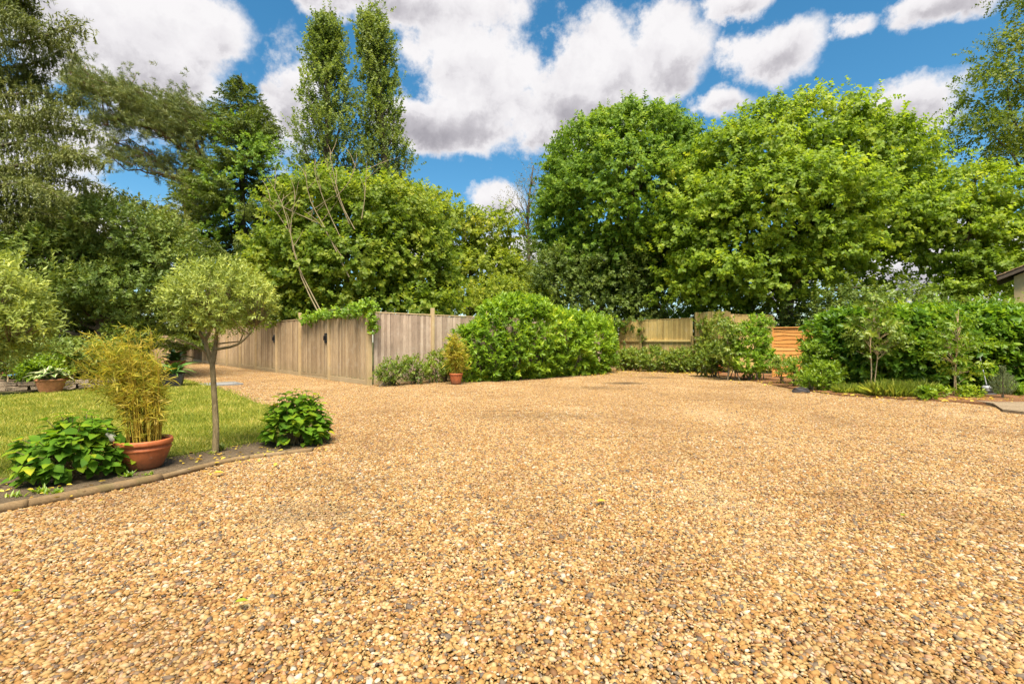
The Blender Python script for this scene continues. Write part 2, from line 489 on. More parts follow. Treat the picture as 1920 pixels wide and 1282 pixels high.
M['gravelboard'] = wood_mat('gravel_board', [(.2, (0.224, 0.157, 0.083)), (.5, (0.378, 0.273, 0.153)), (.85, (0.534, 0.410, 0.244))], horiz=True, low=.15)
M['orange'] = wood_mat('orange_lap_board', [(.2, (0.423, 0.168, 0.042)), (.5, (0.665, 0.305, 0.085)), (.85, (0.822, 0.454, 0.164))], horiz=True, pale=.05, stain=.2, grime=(.30, .12, .03), low=.1)
M['edging'] = wood_mat('bed_edging', [(.2, (0.083, 0.055, 0.026)), (.5, (0.174, 0.115, 0.057)), (.85, (0.273, 0.194, 0.106))], horiz=True, objvar=.2, pale=.12, grime=(.09, .10, .03), stain=.5, low=.0)

def gravel_material():
    m, N, out = new_mat('gravel_pebble')
    t = N.n('ShaderNodeAttribute', attribute_name='tint').outputs['Fac']
    pos = N.n('ShaderNodeNewGeometry').outputs['Position']
    c = N.ramp(t, [(0, (.055, .045, .04)), (.03, (.095, .078, .065)), (.07, (.16, .12, .082)), (.12, (.14, .066, .025)), (.22, (.235, .108, .031)), (.36, (.285, .145, .038)),
                   (.50, (.32, .182, .056)), (.66, (.355, .228, .085)), (.79, (.385, .272, .122)), (.89, (.42, .325, .185)), (.95, (.36, .185, .10)), (1, (.48, .42, .31))])
    fine = N.noise(pos, 130, 4.0, .6)
    c = N.mix(N.maprange(fine, .35, .75, 0, .35), c, (.16, .10, .045, 1))
    # trodden-in soil and damp patches where cars stand
    pat = N.noise(N.vec('MULTIPLY', pos, (1, .6, 1)), .7, 6.0, .62)
    c = N.mix(N.maprange(pat, .46, .70, 0, .42), c, (.15, .08, .032, 1))
    c = N.mix(N.maprange(pat, .46, .30, 0, .30), c, (.46, .34, .19, 1))
    def spot(x, y, rx, ry, k):
        q = N.vec('LENGTH', N.vec('MULTIPLY', N.vec('SUBTRACT', pos, (x, y, 0)), (1/rx, 1/ry, 0)))
        w = N.noise(pos, 2.6, 5.0, .65)
        return N.math('MULTIPLY', N.maprange(N.math('ADD', q, N.math('MULTIPLY', N.math('SUBTRACT', w, .5), 1.5)), 1.15, .25), k)
    for (px, py, rx, ry, k) in ((1172, 719, .75, .55, .85), (1225, 708, .8, .35, .7), (1118, 727, .8, .45, .45), (590, 965, .6, .3, .28), (1000, 780, 1.6, .6, .25), (640, 905, .8, .4, .18)):
        g = G(px, py)
        c = N.mix(spot(g.x, g.y, rx, ry, k), c, (.05, .032, .015, 1))
    return finish(m, N, out, c, .72, .28, fine, .25, .004)
M['gravel'] = gravel_material()
def soil_material(name, c1, c2, c3):
    m, N, out = new_mat(name)
    pos = N.n('ShaderNodeNewGeometry').outputs['Position']
    a = N.noise(pos, 38, 6.0, .7)
    b = N.noise(pos, 2.2, 4.0, .6)
    c = N.ramp(N.math('ADD', N.math('MULTIPLY', a, .6), N.math('MULTIPLY', b, .4)), [(.3, c1), (.5, c2), (.72, c3)])
    return finish(m, N, out, c, .95, .1, a, 1.0, .03)
M['soil'] = soil_material('bed_soil', (.05, .036, .022), (.12, .088, .055), (.25, .185, .12))
M['bark_mulch'] = soil_material('bark_mulch', (.07, .035, .016), (.19, .095, .045), (.37, .20, .10))
M['gravelbase'] = soil_material('gravel_base', (.10, .055, .02), (.19, .11, .042), (.28, .17, .07))
M['ground'] = soil_material('rough_ground', (.02, .03, .008), (.05, .06, .018), (.10, .10, .035))
M['turf'] = soil_material('turf_thatch', (.06, .075, .008), (.14, .16, .02), (.28, .25, .07))
M['stone'] = soil_material('walling_stone', (.12, .09, .06), (.27, .205, .14), (.43, .35, .26))
M['concrete'] = soil_material('path_concrete', (.17, .125, .075), (.26, .195, .125), (.35, .28, .20))
def plain(name, c, rough=.6, spec=.3, var=.35, scale=9.0, metal=0.0):
    m, N, out = new_mat(name)
    pos = N.n('ShaderNodeNewGeometry').outputs['Position']
    n = N.noise(pos, scale, 5.0, .6)
    cc = N.ramp(n, [(.3, sc(c, 1-var)), (.7, sc(c, 1+var*.5))])
    finish(m, N, out, cc, rough, spec, n, .08, .004)
    return m
def pot_material(name, c, dirt):
    m, N, out = new_mat(name)
    ob = N.n('ShaderNodeTexCoord').outputs['Object']
    n = N.noise(ob, 14, 5.0, .65)
    cc = N.ramp(n, [(.3, sc(c, .75)), (.7, sc(c, 1.18))])
    z = N.n('ShaderNodeSeparateXYZ', {0: ob}).outputs['Z']
    f = N.maprange(N.math('ADD', z, N.math('MULTIPLY', N.math('SUBTRACT', N.noise(ob, 7, 5.0, .7), .5), .22)), .19, .02, 0, .75)   # splashed soil
    cc = N.mix(f, cc, (*dirt, 1))
    cc = N.mix(N.maprange(N.noise(ob, 22, 6.0, .7), .60, .75, 0, .35), cc, (.55, .46, .38, 1))                                    # lime bloom
    return finish(m, N, out, cc, .55, .25, n, .15, .003)
M['terracotta'] = pot_material('terracotta_plastic', (.42, .125, .045), (.12, .065, .035))
M['clay'] = plain('weathered_clay', (.46, .20, .095), .85, .15, .35, 16)
M['black'] = plain('black_iron', (.012, .012, .014), .45, .4)
M['dark_planter'] = plain('slate_planter', (.055, .05, .052), .7, .3)
M['grey_metal'] = plain('grey_metal', (.33, .34, .36), .4, .5)
M['cover'] = plain('galvanised_cover', (.24, .235, .225), .6, .4, .3, 20)
M['white_plastic'] = plain('bottle_plastic', (.45, .44, .38), .35, .5)
M['blue'] = plain('blue_plastic', (.03, .16, .42), .4, .5)
M['redglaze'] = plain('dark_red_glaze', (.15, .035, .025), .35, .5)
M['creamwall'] = plain('cream_wall', (.58, .43, .22), .9, .1, .15)
M['rooftile'] = plain('clay_roof_tile', (.34, .22, .13), .9, .15, .4, 4)
M['timberdark'] = plain('dark_timber', (.10, .075, .055), .8, .2)
M['pane'] = plain('dark_pane', (.02, .02, .03), .1, .6, .1)
M['hosta'] = None
# ------------------------------------------------------------------ setting: ground, gravel, lawn, beds
def poly_mesh(name, pts, z, skirt=0.0, sub=0):
    v = [(p[0], p[1], z) for p in pts]
    n = len(v)
    f = [tuple(range(n))]
    if skirt > 0:
        v += [(p[0], p[1], z-skirt) for p in pts]
        f += [(i, i+n, (i+1) % n+n, (i+1) % n) for i in range(n)]
    me = pymesh(name, v, f)
    bm = bmesh.new(); bm.from_mesh(me)
    bmesh.ops.triangulate(bm, faces=bm.faces[:])
    bmesh.ops.recalc_face_normals(bm, faces=bm.faces[:])
    bm.to_mesh(me); bm.free()
    return me
def inside(P, poly):
    x, y = P[:, 0], P[:, 1]
    r = np.zeros(len(P), bool)
    n = len(poly)
    for i in range(n):
        x1, y1 = poly[i][0], poly[i][1]; x2, y2 = poly[(i+1) % n][0], poly[(i+1) % n][1]
        c = ((y1 > y) != (y2 > y))
        with np.errstate(divide='ignore', invalid='ignore'):
            r ^= c & (x < (x2-x1)*(y-y1)/(y2-y1+1e-12)+x1)
    return r
def edge_dist(P, poly):
    best = np.full(len(P), 1e9)
    n = len(poly)
    for i in range(n):
        a = np.array(poly[i][:2], float); b = np.array(poly[(i+1) % n][:2], float)
        ab = b-a
        t = np.clip(((P[:, :2]-a)@ab)/(ab@ab+1e-12), 0, 1)
        best = np.minimum(best, np.linalg.norm(P[:, :2]-(a+t[:, None]*ab), axis=1))
    return best

me = pymesh('ground', [(-900, -60, -.05), (900, -60, -.05), (900, 1500, -.05), (-900, 1500, -.05)], [(0, 1, 2, 3)])
tag(link('ground', me, None, M['ground']), kind='structure')

FC = Vector((-4.14, 14.0, 0))                 # corner where the long fence meets the side fence
DL = Vector((-.692, .7216, 0)).normalized()   # along the long fence, away from the camera
DS = Vector((.7216, .692, 0)).normalized()    # along the side fence, away from the camera
FB = FC + DS*12.7                             # far corner of the yard
kerb_px = [(-120, 985), (0, 958), (130, 933), (295, 899), (420, 868), (500, 856), (585, 846)]
kerb = [G(*p) for p in kerb_px]
lawn_edge = [G(600, 836), G(616, 815), G(580, 790), G(530, 772), G(480, 757), G(430, 736), G(385, 723), G(345, 714)]
lawn_back = [G(300, 729), G(240, 731), G(160, 733), G(80, 739), G(0, 745), G(-140, 752)]
lawn_poly = [Vector((-14, 3.4, 0))] + [G(-120, 905)] + [G(0, 900), G(120, 888), G(210, 872), G(330, 858), G(440, 838), G(500, 828), G(560, 812)] + lawn_edge[2:] + lawn_back + [Vector((-16, 10, 0))]
bed_poly = [Vector((-9.0, 1.0, 0))] + kerb + lawn_edge[:3] + [G(560, 812), G(500, 828), G(440, 838), G(330, 858), G(210, 872), G(120, 888), G(0, 900), G(-120, 905), Vector((-14, 3.4, 0))]
gravel_poly = [Vector((-12, -.6, 0)), Vector((13, -.6, 0)), Vector((13, 6.6, 0)), G(1930, 775), G(1850, 758), G(1700, 749), G(1560, 740), G(1490, 730), G(1400, 713), G(1330, 701), Vector((7.7, 20.2, 0)),
               FB, FC, FC+DL*46, FC+DL*46+Vector((-14, -3, 0)), Vector((-14.5, 18, 0)), G(300, 729), G(300, 740), Vector((-12, 3, 0))]
tag(link('gravel_bed', poly_mesh('gravel_bed', gravel_poly, -.012), None, M['gravelbase']), kind='structure')

rng = np.random.default_rng(11)
def pebble_tile(name, size, cell, detail, rng, zs=1.0):
    """a patch of loose flint pebbles"""
    bm = bmesh.new()
    bmesh.ops.create_icosphere(bm, subdivisions=detail, radius=1.0)
    bm.verts.ensure_lookup_table()
    base = np.array([v.co[:] for v in bm.verts]); faces = np.array([[v.index for v in f.verts] for f in bm.faces])
    bm.free()
    n = int(size/cell)
    gx, gy = np.meshgrid(np.arange(n), np.arange(n))
    m = n*n
    ctr = np.stack([(gx.ravel()+.5)*cell-size/2, (gy.ravel()+.5)*cell-size/2, np.zeros(m)], 1)
    ctr[:, :2] += rng.uniform(-.55, .55, (m, 2))*cell
    s = np.clip(rng.lognormal(0, .40, m), .5, 2.1)*cell*.64
    sx = s*rng.uniform(1.0, 1.65, m); sy = s*rng.uniform(.75, 1.15, m); sz = s*rng.uniform(.36, .78, m)
    ctr[:, 2] = rng.uniform(-.25, .75, m)*cell*.62
    V = base[None]*np.stack([sx, sy, sz], 1)[:, None, :]
    # uneven, slightly angular stones
    ph = rng.uniform(0, 6.28, (m, 1, 3)); fr = rng.uniform(1.6, 3.2, (m, 1, 3))
    bump = 1+.16*np.sin(base[None, :, [1, 2, 0]]*fr+ph).sum(-1, keepdims=True)/1.7+rng.normal(0, .085, (m, len(base), 1))
    V = V*bump
    yaw = rng.uniform(0, 6.283, m); tilt = rng.normal(0, .42, m); tax = rng.uniform(0, 6.283, m)
    c, sn = np.cos(yaw), np.sin(yaw)
    R = np.zeros((m, 3, 3)); R[:, 0, 0] = c; R[:, 0, 1] = -sn; R[:, 1, 0] = sn; R[:, 1, 1] = c; R[:, 2, 2] = 1
    V = np.einsum('mij,mvj->mvi', R, V)
    k = np.stack([np.cos(tax), np.sin(tax), np.zeros(m)], 1)[:, None, :]
    ct, st = np.cos(tilt)[:, None, None], np.sin(tilt)[:, None, None]
    V = V*ct+np.cross(np.broadcast_to(k, V.shape), V)*st+k*np.sum(k*V, -1, keepdims=True)*(1-ct)
    V = V+ctr[:, None, :]
    F = faces[None]+(np.arange(m)*len(base))[:, None, None]
    tint = np.repeat(rng.uniform(0, 1, m), len(base))
    me = npmesh(name, V.reshape(-1, 3), F.reshape(-1, 3), True, tint)
    me.materials.append(M['gravel'])
    return me
def instanced(name, pts, rot, idx, meshes, kind='stuff'):
    """one object whose geometry nodes lay patches of mesh on its points"""
    me = bpy.data.meshes.new(name)
    me.from_pydata([tuple(p) for p in pts], [], [])
    a = me.attributes.new('spin', 'FLOAT', 'POINT'); a.data.foreach_set('value', np.asarray(rot, np.float32))
    a = me.attributes.new('pick', 'INT', 'POINT'); a.data.foreach_set('value', np.asarray(idx, np.int32))
    o = link(name, me)
    ng = bpy.data.node_groups.new(name+'_scatter', 'GeometryNodeTree')
    ng.interface.new_socket('Geometry', in_out='INPUT', socket_type='NodeSocketGeometry')
    ng.interface.new_socket('Geometry', in_out='OUTPUT', socket_type='NodeSocketGeometry')
    nd = ng.nodes; lk = ng.links
    gi = nd.new('NodeGroupInput'); go = nd.new('NodeGroupOutput')
    g2i = nd.new('GeometryNodeGeometryToInstance')
    for m in reversed(meshes):
        src = bpy.data.objects.new(m.name, m)
        oi = nd.new('GeometryNodeObjectInfo'); oi.inputs['Object'].default_value = src
        lk.new(oi.outputs['Geometry'], g2i.inputs[0])
    iop = nd.new('GeometryNodeInstanceOnPoints')
    iop.inputs['Pick Instance'].default_value = True
    lk.new(gi.outputs[0], iop.inputs['Points']); lk.new(g2i.outputs[0], iop.inputs['Instance'])
    at = nd.new('GeometryNodeInputNamedAttribute'); at.data_type = 'INT'; at.inputs['Name'].default_value = 'pick'
    lk.new(at.outputs['Attribute'], iop.inputs['Instance Index'])
    sp = nd.new('GeometryNodeInputNamedAttribute'); sp.data_type = 'FLOAT'; sp.inputs['Name'].default_value = 'spin'
    cb = nd.new('ShaderNodeCombineXYZ'); lk.new(sp.outputs['Attribute'], cb.inputs['Z'])
    er = nd.new('FunctionNodeEulerToRotation'); lk.new(cb.outputs[0], er.inputs[0])
    lk.new(er.outputs[0], iop.inputs['Rotation'])
    lk.new(iop.outputs[0], go.inputs[0])
    mod = o.modifiers.new('scatter', 'NODES'); mod.node_group = ng
    o['kind'] = kind
    return o
TS = .8
near = [pebble_tile('pebble_patch', TS+.04, .0124, 1, rng) for i in range(4)]
xs, ys = np.meshgrid(np.arange(-44, 13.5, TS), np.arange(-.4, 48, TS))
P = np.stack([xs.ravel(), ys.ravel(), np.zeros(xs.size)], 1)
vis = np.abs(P[:, 0]) < 1.12*np.maximum(P[:, 1], 0)+3.0
ok = (inside(P, gravel_poly) | (edge_dist(P, gravel_poly) < .12)) & vis
hid = (inside(P, lawn_poly) & (edge_dist(P, lawn_poly) > .65)) | (inside(P, bed_poly) & (edge_dist(P, bed_poly) > .62))
P = P[ok & ~hid]
P[:, 2] = -.004+.006*np.sin(P[:, 0]*1.3+.7*P[:, 1])+.005*np.sin(P[:, 1]*2.1-P[:, 0]*.6)
tag(instanced('gravel', P, rng.integers(0, 4, len(P))*math.pi/2, rng.integers(0, 4, len(P)), near),
    'golden flint gravel covering the drive and parking area', 'gravel')

# lawn: raised turf with mown blades
tag(link('lawn', poly_mesh('lawn', lawn_poly, .03, .08), None, M['turf']), kind='structure')
def lawn_blades():
    n = 330000
    lo = np.array([-13.5, 3.6]); hi = np.array([-2.2, 15.5])
    B = rng.uniform(0, 1, (n, 2))*(hi-lo)+lo
    keep = rng.uniform(0, 1, n) < np.clip(5.2/B[:, 1], .25, 1)
    B = np.concatenate([B, np.zeros((n, 1))], 1)[keep]
    ed = edge_dist(B, lawn_poly)
    ins = inside(B, lawn_poly)
    # ragged edge where the turf thins towards the bed
    B = B[(ins & (rng.uniform(0, 1, len(B)) < np.clip(ed/.25+.25, 0, 1))) | (~ins & (ed < .22) & (rng.uniform(0, 1, len(B)) < .30*(1-ed/.22)))]
    B = B[np.abs(B[:, 0]) < 1.1*B[:, 1]+.8]
    n = len(B)
    dist = B[:, 1]
    h = rng.uniform(.018, .045, n)*(1+.05*dist)
    w = .0028*(1+.16*dist)
    th = rng.uniform(0, 6.283, n)
    lean = rng.normal(0, .55, (n, 2))*h[:, None]
    z0 = np.where(inside(B, lawn_poly), .028, .02)
    B[:, 2] = z0
    s = np.stack([np.cos(th)*w, np.sin(th)*w, np.zeros(n)], 1)
    tip = B+np.stack([lean[:, 0], lean[:, 1], h], 1)
    V = np.stack([B-s, B+s, tip], 1).reshape(-1, 3)
    F = np.arange(3*n).reshape(-1, 3)
    return npmesh('grass', V, F, False, np.repeat(rng.uniform(0, 1, n), 3))
tag(link('grass', lawn_blades(), None, M['grass']), 'short sunlit mown grass blades of the lawn', 'grass', kind='stuff')

# flower bed and its edging
tag(link('flower_bed', poly_mesh('flower_bed', bed_poly, .018, .06), None, M['soil']), kind='structure')
def extrude_profile(path, prof):
    V, F = [], []
    n = len(path); k = len(prof)
    for i, p in enumerate(path):
        a = path[max(0, i-1)]; b = path[min(n-1, i+1)]
        d = (b-a).normalized(); s = Vector((d.y, -d.x, 0))
        for (u, z) in prof:
            V.append(p+s*u+Vector((0, 0, z)))
    for i in range(n-1):
        for j in range(k):
            j2 = (j+1) % k
            F.append((i*k+j, i*k+j2, (i+1)*k+j2, (i+1)*k+j))
    F.append(tuple(range(k-1, -1, -1))); F.append(tuple((n-1)*k+j for j in range(k)))
    return V, F
edging = empty('bed_edging', tuple(G(295, 899)), 'low rounded brown edging along the front of the flower bed', 'edging')
kp = smooth_path(kerb, 60)
cuts = [(0, 14, .038), (14, 30, .038), (30, 45, .027), (45, 59, .025)]
for a, b, r in cuts:
    prof = [(r*math.cos(t), .012+r*1.15*math.sin(t)) for t in np.linspace(-.6, math.pi+.6, 9)]
    seg = kp[a:b+1]
    e0 = (seg[1]-seg[0]).normalized()*.003
    seg = [seg[0]+e0]+seg[1:-1]+[seg[-1]-e0]
    V, F = extrude_profile(seg, prof)
    V = [v+Vector(rng.normal(0, .0018, 3)) for v in V]
    wlink('edging_piece', pymesh('edging_piece', V, F, True), edging, M['edging'])
# planting beds along the right and the far fence
right_bed = [G(1330, 701), G(1400, 713), G(1490, 730), G(1560, 740), G(1700, 749), G(1850, 758), Vector((9.7, 9.9, 0)), Vector((14, 9.9, 0)), Vector((15, 14, 0)), Vector((10.5, 18, 0)), Vector((8.2, 20.2, 0)), Vector((7.7, 20.2, 0))]
tag(link('planting_bed', poly_mesh('planting_bed', right_bed, .034, .08), None, M['bark_mulch']), kind='structure')
path_poly = [G(1838, 756)+Vector((0, .1, 0)), G(1862, 760), G(1880, 772), G(1935, 778), Vector((13, 7.3, 0)), Vector((13.5, 9.75, 0)), Vector((9.8, 9.75, 0))]
tag(link('path', poly_mesh('path', path_poly, .045, .1), None, M['concrete']), kind='structure')

# dropped leaves
def litter(name, spots, label, L=.075, W=.05, z=.03):
    S = []
    for (x0, y0, sx, sy, n) in spots:
        Pp = np.stack([rng.normal(x0, sx, n), rng.normal(y0, sy, n), np.full(n, z)+rng.uniform(0, .01, n)], 1)
        th = rng.uniform(0, 6.28, n)
        D = np.stack([np.cos(th), np.sin(th), rng.normal(0, .15, n)], 1)
        Nn = nrm(np.stack([rng.normal(0, .3, n), rng.normal(0, .3, n), np.ones(n)], 1))
        D = nrm(D); Nn = nrm(Nn-D*np.sum(Nn*D, -1, keepdims=True))
        s = rng.uniform(.5, 1.3, n)
        S.append((Pp, D, Nn, L*s, W*s, rng.uniform(0, 1, n)))
    return tag(link(name, leaf_mesh(name, join(*S), 'hex'), None, M['litter']), label, 'leaves', kind='stuff')
a, b, c_ = G(1230, 697), G(1130, 700), G(1310, 703)
litter('leaf_litter', [(a.x, a.y, 1.1, .8, 420), (b.x-.2, b.y-.9, 1.0, .6, 90), (c_.x, c_.y, .7, .8, 150), (7.9, 13.5, .4, 1.6, 160), (8.6, 11.2, .5, .35, 120), (9.9, 10.4, .7, .3, 130)],
       'yellow fallen leaves scattered in front of the far fence')
g1, g2, g3 = G(425, 862), G(450, 870), G(60, 925)
litter('leaf_scraps', [(g1.x, g1.y, .25, .12, 26), (g2.x, g2.y, .3, .1, 10), (g3.x, g3.y, .5, .15, 60), (-2.9, 5.3, .5, .3, 60)], 'dry leaf scraps lying on the flower bed soil', .045, .025, .03)
def single_leaf(px, py, label, mat, L=.07):
    p = G(px, py)
    S = (np.array([[p.x, p.y, .034]]), np.array([[.9, .4, .05]]), np.array([[-.05, 0, 1.]]), np.array([L]), np.array([L*.62]), np.array([.9]))
    tag(link('fallen_leaf', leaf_mesh('fallen_leaf', S, 'hex'), None, mat), label, 'leaf', 'single leaves on the gravel')
single_leaf(1120, 948, 'yellow leaf lying on the gravel in the middle of the drive', M['litter'], .08)
single_leaf(1690, 975, 'green leaf lying on the gravel towards the right', M['choisya'], .06)
single_leaf(440, 1142, 'pale green leaf lying on the gravel at lower left', M['choisya'], .06)
single_leaf(20, 1122, 'small green leaf on the gravel by the left edge', M['choisya'], .04)
single_leaf(400, 893, 'yellow leaf on the gravel just in front of the edging', M['litter'], .09)
# inspection cover in the drive
gc = G(412, 721)
cov = empty('inspection_cover', tuple(gc), 'grey metal inspection cover set in the gravel beyond the lawn', 'cover')
cz = Euler((0, 0, math.radians(43)))
link('frame', boxes('frame', [((0, .47, .014), (1.0, .06, .05)), ((0, -.47, .014), (1.0, .06, .05)), ((.47, 0, .014), (.06, .88, .05)), ((-.47, 0, .014), (.06, .88, .05))]), cov, M['cover']).rotation_euler = cz
for k in (-1, 1):
    link('plate', boxes('plate', [((k*.217, 0, .012), (.425, .87, .03))], .006), cov, M['cover']).rotation_euler = cz
# ------------------------------------------------------------------ fences
def feather_board(w, h, t0=.026, t1=.006):
    v = [(0, 0, 0), (w, 0, 0), (w, -t0, 0), (0, -t1, 0), (0, 0, h), (w, 0, h), (w, -t0, h), (0, -t1, h)]
    f = [(0, 1, 2, 3), (7, 6, 5, 4), (3, 2, 6, 7), (0, 4, 5, 1), (1, 5, 6, 2), (0, 3, 7, 4)]
    return pymesh('board', v, f)
BW = .112
board_mesh = {}
def board_for(key, h, mat):
    if (key, h) not in board_mesh:
        me = feather_board(BW+.014, h)
        me.materials.append(mat)
        board_mesh[(key, h)] = me
    return board_mesh[(key, h)]
frng = random.Random(5)
def rot_z(d):
    return math.atan2(d.y, d.x)
def run_boards(parent, a, d, length, z0, h, mat, key, face=1, bw=BW, hv=.012):
    """upright feather-edged boards, one object each; a: start (parent local), d: direction; face=1 shows -normal side"""
    n = max(1, round(length/bw))
    step = length/n
    me = board_for(key, h, mat)
    for i in range(n):
        o = bpy.data.objects.new('board', me)
        col.objects.link(o)
        o.parent = parent
        p = a+d*(step*i)
        o.location = (p.x, p.y, z0+frng.uniform(-hv, hv))
        o.rotation_euler = (frng.uniform(-.004, .004), frng.uniform(-.006, .006), rot_z(d))
        o.scale = (step/BW, 1, 1+frng.uniform(-.006, .006))
def bar(parent, name, a, d, length, z, depth, height, off, mat, bev=.004):
    """a beam along d, its centre line 'off' metres to the near side of the fence line"""
    me = boxes(name, [((length/2, -off, 0), (length, depth, height))], bev)
    o = link(name, me, parent, mat)
    o.location = (a.x, a.y, z)
    o.rotation_euler = (0, 0, rot_z(d))
    return o
def post(parent, p, d, h, mat, s=.1, off=0.0):
    me = boxes('post', [((0, -off, h/2-.05), (s, s, h+.1))], .006)
    o = link('post', me, parent, mat)
    o.location = (p.x, p.y, 0)
    o.rotation_euler = (0, 0, rot_z(d))
    return o
FH = 2.08
# long fence, seen with its boards towards the drive. local +x runs from far end to the corner so that the near side is local -y
tl = [0, 2.67, 5.23, 7.75, 10.46, 12.95, 15.3, 17.9, 20.6, 23.5, 26.4, 29.3, 32.2, 35.1, 38, 41]
D_ = -DL
lf = empty('fence', tuple(FC), 'long weathered brown board fence running away beside the gravel drive', 'fence')
gates = {1: 'brown board gate nearest the fence corner with a black latch', 3: 'brown board gate with black latch, second from the fence corner', 11: 'distant board gate with small black latch seen behind the olive tree'}
def latch(parent, p, d):
    lt = link('latch', boxes('latch', [((0, -.022, 0), (.15, .02, .26))], .006), parent, M['black'])
    lt.location = p; lt.rotation_euler = (0, 0, rot_z(d))
    lt.scale = (1.25, 1.6, 1.25)
    hd = link('handle', boxes('handle', [((.0, -.05, .0), (.03, .05, .12)), ((.12, -.035, .01), (.10, .022, .045)), ((.16, -.05, .01), (.03, .035, .14))], .005), lt, M['black'])
for i in range(len(tl)-1):
    a_t, b_t = tl[i+1], tl[i]
    start = DL*a_t
    L = a_t-b_t
    ins = .055
    if i in gates:
        g = empty('gate', tuple(FC+start), gates[i], 'gate', 'gates in the long fence')
        s0 = D_*ins
        run_boards(g, s0, D_, L-2*ins, .17, FH-.22, M['fence'], 'gate')
        bar(g, 'rail', s0+Vector((0, 0, 0)), D_, L-2*ins, .125, .045, .07, .0, M['gravelboard'])
        latch(g, tuple(D_*(L-.26)+Vector((0, 0, 1.38))), D_)
        bar(lf, 'gravel_board', start+D_*ins, D_, L-2*ins, .04, .03, .075, .012, M['gravelboard'])
    else:
        run_boards(lf, start+D_*ins, D_, L-2*ins, .16, FH-.19, M['fence'], 'fence')
        bar(lf, 'gravel_board', start+D_*ins, D_, L-2*ins, .075, .03, .15, .012, M['gravelboard'])
    bar(lf, 'capping', start+D_*ins, D_, L-2*ins, FH, .06, .03, .0, M['post'])
for i, t in enumerate(tl):
    if i == 0: continue
    post(lf, DL*t, D_, 2.32 if i in (2, 5, 9) else 2.09, M['post'], .1, .03)
post(lf, DS*.0+Vector((.0, -.0, 0)), D_, 2.34, M['post'], .14, .0)
# side fence from the corner towards the back, boards towards the yard
sf = empty('fence', tuple(FC), 'grey-brown board fence behind the small shrubs, rising above the laurel hedge', 'fence')
ts = [.09, 2.18, 4.4, 6.6, 8.8, 10.9, 12.64]
for i in range(len(ts)-1):
    L = ts[i+1]-ts[i]
    run_boards(sf, DS*(ts[i]+.05), DS, L-.1, .16, FH-.15, M['fence_side'], 'side', bw=.105)
    bar(sf, 'capping', DS*(ts[i]+.05), DS, L-.1, FH+.035, .06, .03, .0, M['post'])
    bar(sf, 'gravel_board', DS*(ts[i]+.05), DS, L-.1, .075, .03, .15, .012, M['gravelboard'])
    if i > 0:
        post(sf, DS*ts[i], DS, 2.33, M['post'], .1, .03)
# back fence: rails and posts on the near side
bf = empty('fence', tuple(FB), 'yellowish board fence with a long rail, closing the far end of the yard', 'fence')
run_boards(bf, D_*.02, D_, 3.6, .1, 2.14, M['fence_back'], 'back', bw=.11)
run_boards(bf, D_*3.72, D_, 1.45, .1, 2.36, M['fence_back'], 'backtall', bw=.11, hv=.03)
bar(bf, 'capping', D_*.55, D_, 3.05, 2.235, .06, .03, .0, M['fence_back'])
bar(bf, 'rail', D_*.12, D_, 1.05, 1.30, .07, .085, .052, M['fence_back'])
bar(bf, 'rail', D_*1.28, D_, 2.3, 1.30, .07, .085, .052, M['fence_back'])
bar(bf, 'rail', D_*3.72, D_, 1.4, 1.36, .07, .085, .052, M['fence_back'])
for t in (.06, 1.22, 3.64, 5.2):
    post(bf, D_*t, D_, 1.5 if t < 4 else 2.3, M['fence_back'], .09, .062)
# short tall panel turned towards the camera
P1 = FB+D_*5.25
P2 = A(1449, 641, 19.5); P2.z = 0
dp = (P2-P1).normalized()
pf = empty('timber_panel_fence', tuple(P1), 'short tall yellowish board panel above the bushy shrub', 'fence panel')
run_boards(pf, dp*.06, dp, (P2-P1).length-.1, .1, 2.2, M['fence_back'], 'short', bw=.15)
bar(pf, 'capping', dp*.04, dp, (P2-P1).length-.06, 2.32, .07, .03, .0, M['fence_back'])
post(pf, dp*.0, dp, 2.34, M['post'], .09, .0)
post(pf, dp*((P2-P1).length), dp, 2.25, M['post'], .09, .0)
# orange lap panel
O1 = Vector(A(1448, 641, 16.9)); O1.z = 0
do = Vector((.78, -.62, 0)).normalized()
of = empty('timber_panel_fence', tuple(O1), 'new orange overlapping-board fence panel between the shrubs', 'fence panel')
OL = 1.9
for k in range(13):
    z = .06+k*.128
    V, n = [], 16
    for i in range(n+1):
        x = OL*i/n
        lo = .02*math.sin(x*4.1+k*1.7)+.01*math.sin(x*9+k)
        V += [(x, -.022, z+lo-.01), (x, -.006, z+.15), (x, .0, z+.15), (x, -.008, z+lo-.01)]
    F = []
    for i in range(n):
        for j in range(4):
            j2 = (j+1) % 4
            F.append((i*4+j, (i+1)*4+j, (i+1)*4+j2, i*4+j2))
    F += [(0, 1, 2, 3), (n*4+3, n*4+2, n*4+1, n*4)]
    o = link('board', pymesh('board', V, F), of, M['orange']); o.rotation_euler = (0, 0, rot_z(do))
for x in (.02, OL/2, OL-.02):
    o = link('batten', boxes('batten', [((x, -.034, .87), (.045, .022, 1.7))], .003), of, M['orange']); o.rotation_euler = (0, 0, rot_z(do))
bar(of, 'capping', Vector((0, 0, 0)), do, OL, 1.745, .08, .03, .015, M['orange'])
